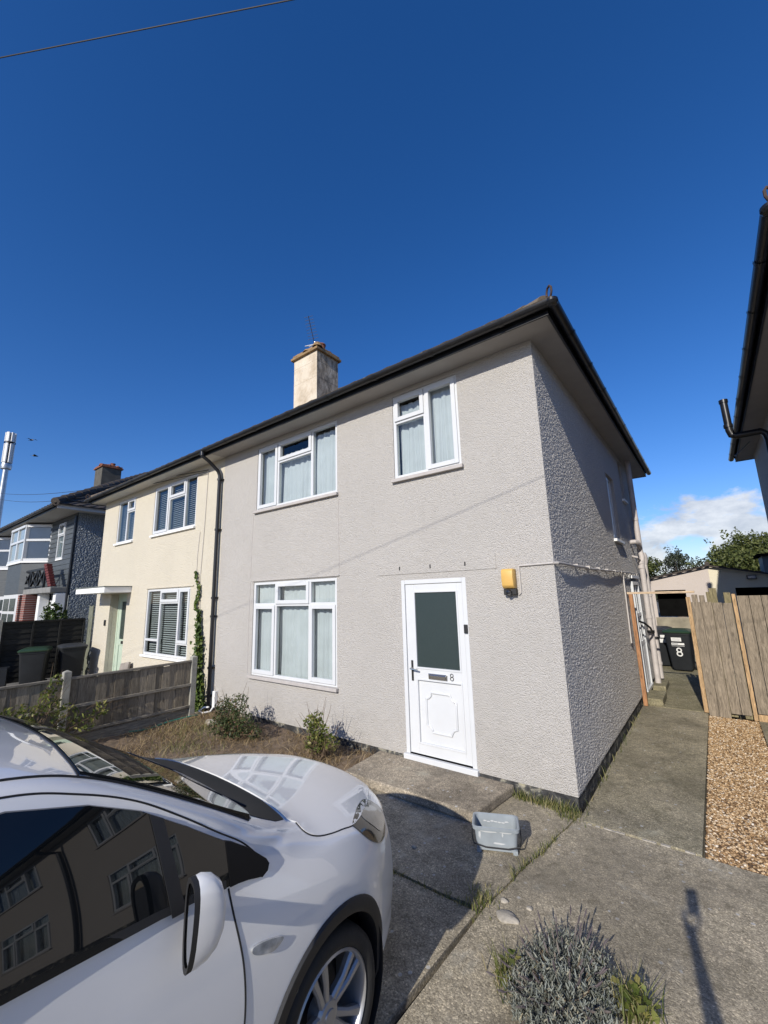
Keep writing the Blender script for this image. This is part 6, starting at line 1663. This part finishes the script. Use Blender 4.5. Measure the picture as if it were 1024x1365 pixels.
        seam(g, smooth_poly([(-3.62, 1.18), (-3.45, .9), (-3.30, .70)], 8, False), f)
        g.build('shut_line', M['gap'], car, smooth=True)
        # side repeater
        rp = smooth_poly([(-1.238, .788), (-1.275, .808), (-1.34, .826), (-1.375, .828), (-1.372, .810), (-1.335, .788), (-1.28, .772)], 6)
        patch('side_repeater', rp, f, M['lens'], car, off=.010, step=.012, rim=.010)
        dh = MB(); p = side_pt(-2.42, .97, 0, sg); q = side_pt(-2.24, .96, 0, sg)
        o = Vector((sg * .035, 0, 0)); dh.tube([p, p + o, q + o, q], .012, 8); dh.build('door_handle', M['paint'], car, smooth=True)
    # windscreen, cowl, bonnet, roof edge, in (x, y)
    ws = [(-.70, -1.285), (-.62, -1.258), (-.45, -1.24), (-.22, -1.222), (0, -1.215), (.22, -1.222), (.45, -1.24), (.62, -1.258), (.70, -1.285),
          (.700, -1.50), (.680, -1.70), (.655, -1.84), (.632, -1.90), (.38, -1.872), (.19, -1.855), (0, -1.85), (-.19, -1.855), (-.38, -1.872), (-.632, -1.90), (-.655, -1.84), (-.680, -1.70), (-.700, -1.50)]
    T_ = lambda x, y, o: top_pt(x, y, o)
    patch('windscreen', ws, fitted(ws, T_, 2, 3), M['carglass'], car, off=.009, step=.04, rim=.02)
    cow = [(-.655, -1.262), (-.675, -1.13), (-.655, -1.068), (-.45, -1.034), (-.2, -1.024), (0, -1.02), (.2, -1.024), (.45, -1.034), (.655, -1.068), (.675, -1.13), (.655, -1.262), (.62, -1.25), (.45, -1.232), (.22, -1.214), (0, -1.207), (-.22, -1.214), (-.45, -1.232), (-.62, -1.25)]
    patch('scuttle', cow, T_, M['gap'], car, off=.002, step=.04)
    we = MB(); seam(we, smooth_poly([(-.70, -1.282), (-.62, -1.254), (-.45, -1.236), (-.22, -1.218), (0, -1.211), (.22, -1.218), (.45, -1.236), (.62, -1.254), (.70, -1.282)], 5, False), T_, .004, .004); we.build('windscreen_trim', M['alloy'], car, smooth=True)
    bn = smooth_poly([(-.66, -1.055), (-.45, -1.028), (-.2, -1.018), (0, -1.014), (.2, -1.018), (.45, -1.028), (.66, -1.055)], 4, False) + \
         smooth_poly([(.685, -1.02), (.735, -1.02), (.762, -.985), (.770, -.90), (.765, -.80), (.748, -.68), (.66, -.50), (.55, -.345), (.44, -.215), (.32, -.125), (.18, -.07), (0, -.055)], 4, False) + \
         smooth_poly([(-.18, -.07), (-.32, -.125), (-.44, -.215), (-.55, -.345), (-.66, -.50), (-.748, -.68), (-.765, -.80), (-.770, -.90), (-.762, -.985), (-.735, -1.02), (-.685, -1.02)], 4, False)
    patch('bonnet', bn, T_, M['paint'], car, off=.006, step=.035, rim=.012)
    g = MB(); seam(g, [p for p in bn if abs(p[0]) > .66 or p[1] > -.5], T_, .0035, .0012); g.build('bonnet_gap', M['gap'], car, smooth=True)
    rf = MB()
    for sg in (1, -1):
        seam(rf, smooth_poly([(sg * .714, -1.30), (sg * .706, -1.50), (sg * .688, -1.70), (sg * .660, -1.88), (sg * .641, -2.05), (sg * .638, -2.5), (sg * .63, -3.0), (sg * .61, -3.5), (sg * .55, -3.85)], 8, False), T_, .005, .001)
    seam(rf, smooth_poly([(-.642, -1.907), (-.38, -1.878), (-.19, -1.862), (0, -1.857), (.19, -1.862), (.38, -1.878), (.642, -1.907)], 5, False), T_, .0035, .001)
    rf.build('roof_seam', M['gap'], car, smooth=True)
    # headlights wrap the front corners: laid on from a diagonal direction
    for sg in (1, -1):
        f = S_(sg)
        hl = smooth_poly([(-.705, .932), (-.70, .912), (-.645, .855), (-.585, .810), (-.53, .782), (-.45, .765), (-.36, .775), (-.32, .81), (-.35, .855), (-.42, .90), (-.50, .922), (-.60, .934)], 5)
        h = patch('headlight', hl, f, M['lamp_dark'], car, off=.006, step=.02, rim=.012)
        hi = smooth_poly([(-.60, .915), (-.55, .86), (-.47, .80), (-.38, .80), (-.40, .86), (-.48, .90)], 4)
        patch('reflector', hi, f, M['lamp_inner'], h, off=.0085, step=.02, rim=.004)
    # grille, plate area, bumper lip, rear lamps and glass: out of the photograph but part of the car
    Fp = lambda x, z, o: (lambda r: None if r[0] is None else r[0] + (r[1] if r[1].y > 0 else -r[1]) * o)(hit((x, 1, z), (0, -1, 0)))
    patch('grille', [(-.34, .47), (.34, .47), (.38, .60), (-.38, .60)], Fp, M['trim'], car, off=.006, step=.03)
    patch('lower_grille', [(-.50, .30), (.50, .30), (.46, .41), (-.46, .41)], Fp, M['trim'], car, off=.006, step=.03)
    Bp = lambda x, z, o: (lambda r: None if r[0] is None else r[0] + (r[1] if r[1].y < 0 else -r[1]) * o)(hit((x, -6, z), (0, 1, 0)))
    patch('rear_window', [(-.46, 1.02), (.46, 1.02), (.44, 1.36), (-.44, 1.36)], Bp, M['carglass'], car, off=.004, step=.04)
    for sg in (1, -1): patch('tail_light', [(sg * .47, .80), (sg * .66, .80), (sg * .66, .98), (sg * .50, .98)], Bp, M['red_lens'], car, off=.006, step=.03)
    # door mirrors
    for sg in (1, -1):
        b = bpy.data.objects.new('door_mirror', None); COL.objects.link(b); b.parent = car
        m = MB(); n = 18; rings = []
        for (dy, sx, sz, cx, cz) in ((.042, .012, .02, .02, .0), (.038, .035, .055, .018, .0), (.025, .062, .095, .010, .0), (.0, .080, .118, .004, .0), (-.03, .088, .128, .0, .0), (-.045, .086, .126, .0, .0)):
            rings.append([(cx + .42 * sx * math.copysign(abs(math.cos(2 * PI * k / n)) ** .75, math.cos(2 * PI * k / n)) * (1 + .28 * math.sin(2 * PI * k / n)), dy, cz + sz * math.copysign(abs(math.sin(2 * PI * k / n)) ** .75, math.sin(2 * PI * k / n)) * (1 - .10 * math.cos(2 * PI * k / n))) for k in range(n)])
        m.add(sum(rings, []), [(i * n + k, i * n + (k + 1) % n, (i + 1) * n + (k + 1) % n, (i + 1) * n + k) for i in range(len(rings) - 1) for k in range(n)] + [tuple(range(n))])
        sh = m.build('mirror_shell', M['paint'], b, smooth=True, angle=60)
        e = MB(); e.add(rings[-1] + [(x * 1.01, -.062, z * 1.01) for x, _, z in rings[-1]] + [(x * .86, -.060, z * .88) for x, _, z in rings[-1]], [(i * n + k, i * n + (k + 1) % n, (i + 1) * n + (k + 1) % n, (i + 1) * n + k) for i in range(2) for k in range(n)]); e.build('mirror_rim', M['trim'], b, smooth=True, angle=40)
        gl = MB(); gl.add([(x * .88, -.056, z * .90) for x, _, z in rings[-1]], [tuple(range(n))]); gl.build('mirror_glass', M['mirror_glass'], b)
        st = MB(); st.tube([(-.06, .02, -.06), (-.16, .04, -.07), (-.22, .05, -.06)], [.035, .03, .035], 10); st.build('mirror_arm', M['trim'], b, smooth=True)
        b.location = (sg * .985, -1.625, 1.105); b.scale = (sg, 1, 1); b.rotation_euler = (0, 0, 0)
        if sg > 0: b.rotation_euler = (0, R(4), R(-8))
    wp = MB()
    for x0, x1 in ((-.05, -.60), (.55, .02)): seam(wp, [(x0 + (x1 - x0) * t, -1.20 - .055 * math.sin(t * 2.2)) for t in np.linspace(0, 1, 12)], T_, .004, .006)
    wp.build('wiper', M['trim'], car, smooth=True)
    return car
build_car()

# ------------------------------------------------------------------ the photographer, whose raised arm throws the shadow on the concrete
def person():
    root = thing('person', 'person in dark clothes holding a phone overhead, seen only as a shadow', 'person', (1.50, -5.05, 0))
    me = bpy.data.meshes.new('person'); J = dict(
        pelvis=((0, 0, .90), (.15, .11)), belly=((0, .0, 1.03), (.145, .10)), chest=((0, .0, 1.22), (.16, .11)), neck0=((0, -.01, 1.36), (.07, .065)), neck=((0, .0, 1.42), (.055, .055)), head0=((0, .015, 1.50), (.078, .09)), head=((0, .01, 1.57), (.078, .092)), crown=((0, .0, 1.625), (.05, .06)),
        hl=((-.09, 0, .86), (.095, .095)), kl=((-.11, .03, .48), (.062, .065)), al=((-.12, .0, .09), (.042, .045)), tl=((-.13, .16, .035), (.04, .03)),
        hr=((.09, 0, .86), (.095, .095)), kr=((.12, -.02, .48), (.062, .065)), ar=((.14, -.06, .09), (.042, .045)), tr=((.16, .10, .035), (.04, .03)),
        sl=((-.18, 0, 1.31), (.07, .065)), el=((-.13, .22, 1.48), (.062, .055)), wl=((-.195, .345, 1.80), (.034, .028)), pl=((-.21, .362, 1.90), (.038, .018)),
        sr=((.18, 0, 1.31), (.065, .06)), er=((.25, .0, 1.04), (.043, .043)), wr=((.24, .10, .82), (.028, .025)), pr=((.235, .14, .74), (.035, .02)))
    E = [('pelvis', 'belly'), ('belly', 'chest'), ('chest', 'neck0'), ('neck0', 'neck'), ('neck', 'head0'), ('head0', 'head'), ('head', 'crown'),
         ('pelvis', 'hl'), ('hl', 'kl'), ('kl', 'al'), ('al', 'tl'), ('pelvis', 'hr'), ('hr', 'kr'), ('kr', 'ar'), ('ar', 'tr'),
         ('chest', 'sl'), ('sl', 'el'), ('el', 'wl'), ('wl', 'pl'), ('chest', 'sr'), ('sr', 'er'), ('er', 'wr'), ('wr', 'pr')]
    # fingers: four curled round the phone's edge and a thumb on the other side
    def finger(key, base, pts, r):
        prev = base
        for i, p in enumerate(pts): J[f'{key}{i}'] = (p, (r * (1 - .13 * i),) * 2); E.append((prev, f'{key}{i}')); prev = f'{key}{i}'
    for i, (dz, ln) in enumerate(((.030, .9), (.012, 1), (-.006, .95), (-.022, .8))):
        finger(f'f{i}_', 'pl', [(-.235, .352, 1.925 + dz), (-.245, .352 + .028 * ln, 1.945 + dz), (-.225, .372 + .016 * ln, 1.955 + dz)], .0095)
    finger('th_', 'pl', [(-.175, .362, 1.925), (-.155, .368, 1.96), (-.158, .372, 1.985)], .011)
    for i, dy in enumerate((-.02, -.006, .008, .02)):
        finger(f'g{i}_', 'pr', [(.235, .15 + dy, .70), (.232, .165 + dy, .665), (.225, .165 + dy, .635)], .009)
    finger('gt_', 'pr', [(.215, .17, .735), (.205, .185, .705)], .0105)
    names = list(J); me.from_pydata([J[k][0] for k in names], [(names.index(a), names.index(b)) for a, b in E], [])
    o = link('body', me, M['cloth'], root); o.modifiers.new('skin', 'SKIN'); sv = me.skin_vertices[0].data
    for i, k in enumerate(names): sv[i].radius = J[k][1]; sv[i].use_root = (k == 'pelvis')
    sub = o.modifiers.new('sub', 'SUBSURF'); sub.levels = sub.render_levels = 2
    dg = bpy.context.evaluated_depsgraph_get(); em = bpy.data.meshes.new_from_object(o.evaluated_get(dg)); o.modifiers.clear(); o.data = em
    em.materials.clear()
    for k in ('cloth', 'jeans', 'skin', 'rubber'): em.materials.append(M[k])
    for p in em.polygons:
        c = p.center; p.use_smooth = True
        p.material_index = 3 if c.z < .085 else 1 if c.z < .93 and abs(c.x) < .21 else 2 if (c.z > 1.40 and c.y < .2) or c.z > 1.80 or (c.z < .84 and c.x > .2) else 0
    h = MB(); h.lathe([(.0, 1.70), (.06, 1.69), (.092, 1.64), (.10, 1.57), (.085, 1.50), (.07, 1.48)], 20, (0, -.022, 0)); h.build('hair', M['hair'], root, smooth=True)
    f = MB(); f.add([(-.012, .10, 1.555), (.012, .10, 1.555), (.016, .105, 1.52), (-.016, .105, 1.52), (0, .128, 1.525), (0, .105, 1.565)], [(0, 5, 4, 3), (5, 1, 2, 4), (3, 4, 2)])
    f.build('nose', M['skin'], root)
    for s_ in (-1, 1):
        e = MB(); e.lathe([(.0, .010), (.008, .007), (.011, 0)], 12, (s_ * .032, .094, 1.568), 'Y'); e.build('eye', M['black'], root, smooth=True)
        e = MB(); e.lathe([(.0, -.012), (.024, -.006), (.03, .006), (.0, .008)], 12, (s_ * .083, .005, 1.555), 'X'); e.build('ear', M['skin'], root, smooth=True)
    mo_ = MB(); mo_.box(-.024, .024, .098, .104, 1.486, 1.494); mo_.build('mouth', M['red_lens'], root)
    ph = MB(); ph.box(-.077, .077, -.004, .004, -.038, .038); q = ph.build('phone', M['black'], bevel=.004); q.location = (1.50 - .213, -5.05 + .395, 1.985); q.rotation_euler = (R(11), R(90), R(37.5)); q.location = (1.318, -4.652, 2.04)
    tag(q, 'black phone held up in the hand of the person', 'phone')
person()

# ------------------------------------------------------------------ shared groups for the repeats
for cat, grp in (('tree', 'trees behind the houses'), ('stone', 'loose pale stones on the drive'), ('slab', 'paving slabs by the cream house'), ('bird', 'birds near the mast'), ('weed', 'weeds beside the lavender')):
    for o in bpy.data.objects:
        if o.get('category') == cat: o['group'] = grp
for o in bpy.data.objects:
    if o.name.startswith('semi_detached_house'): o['group'] = 'semi-detached houses along the street'
    if o.name.startswith('side_step'): o['group'] = 'steps at the side door'
    if o.name.startswith('drop_wire'): o['group'] = 'thin wires to the cream house'
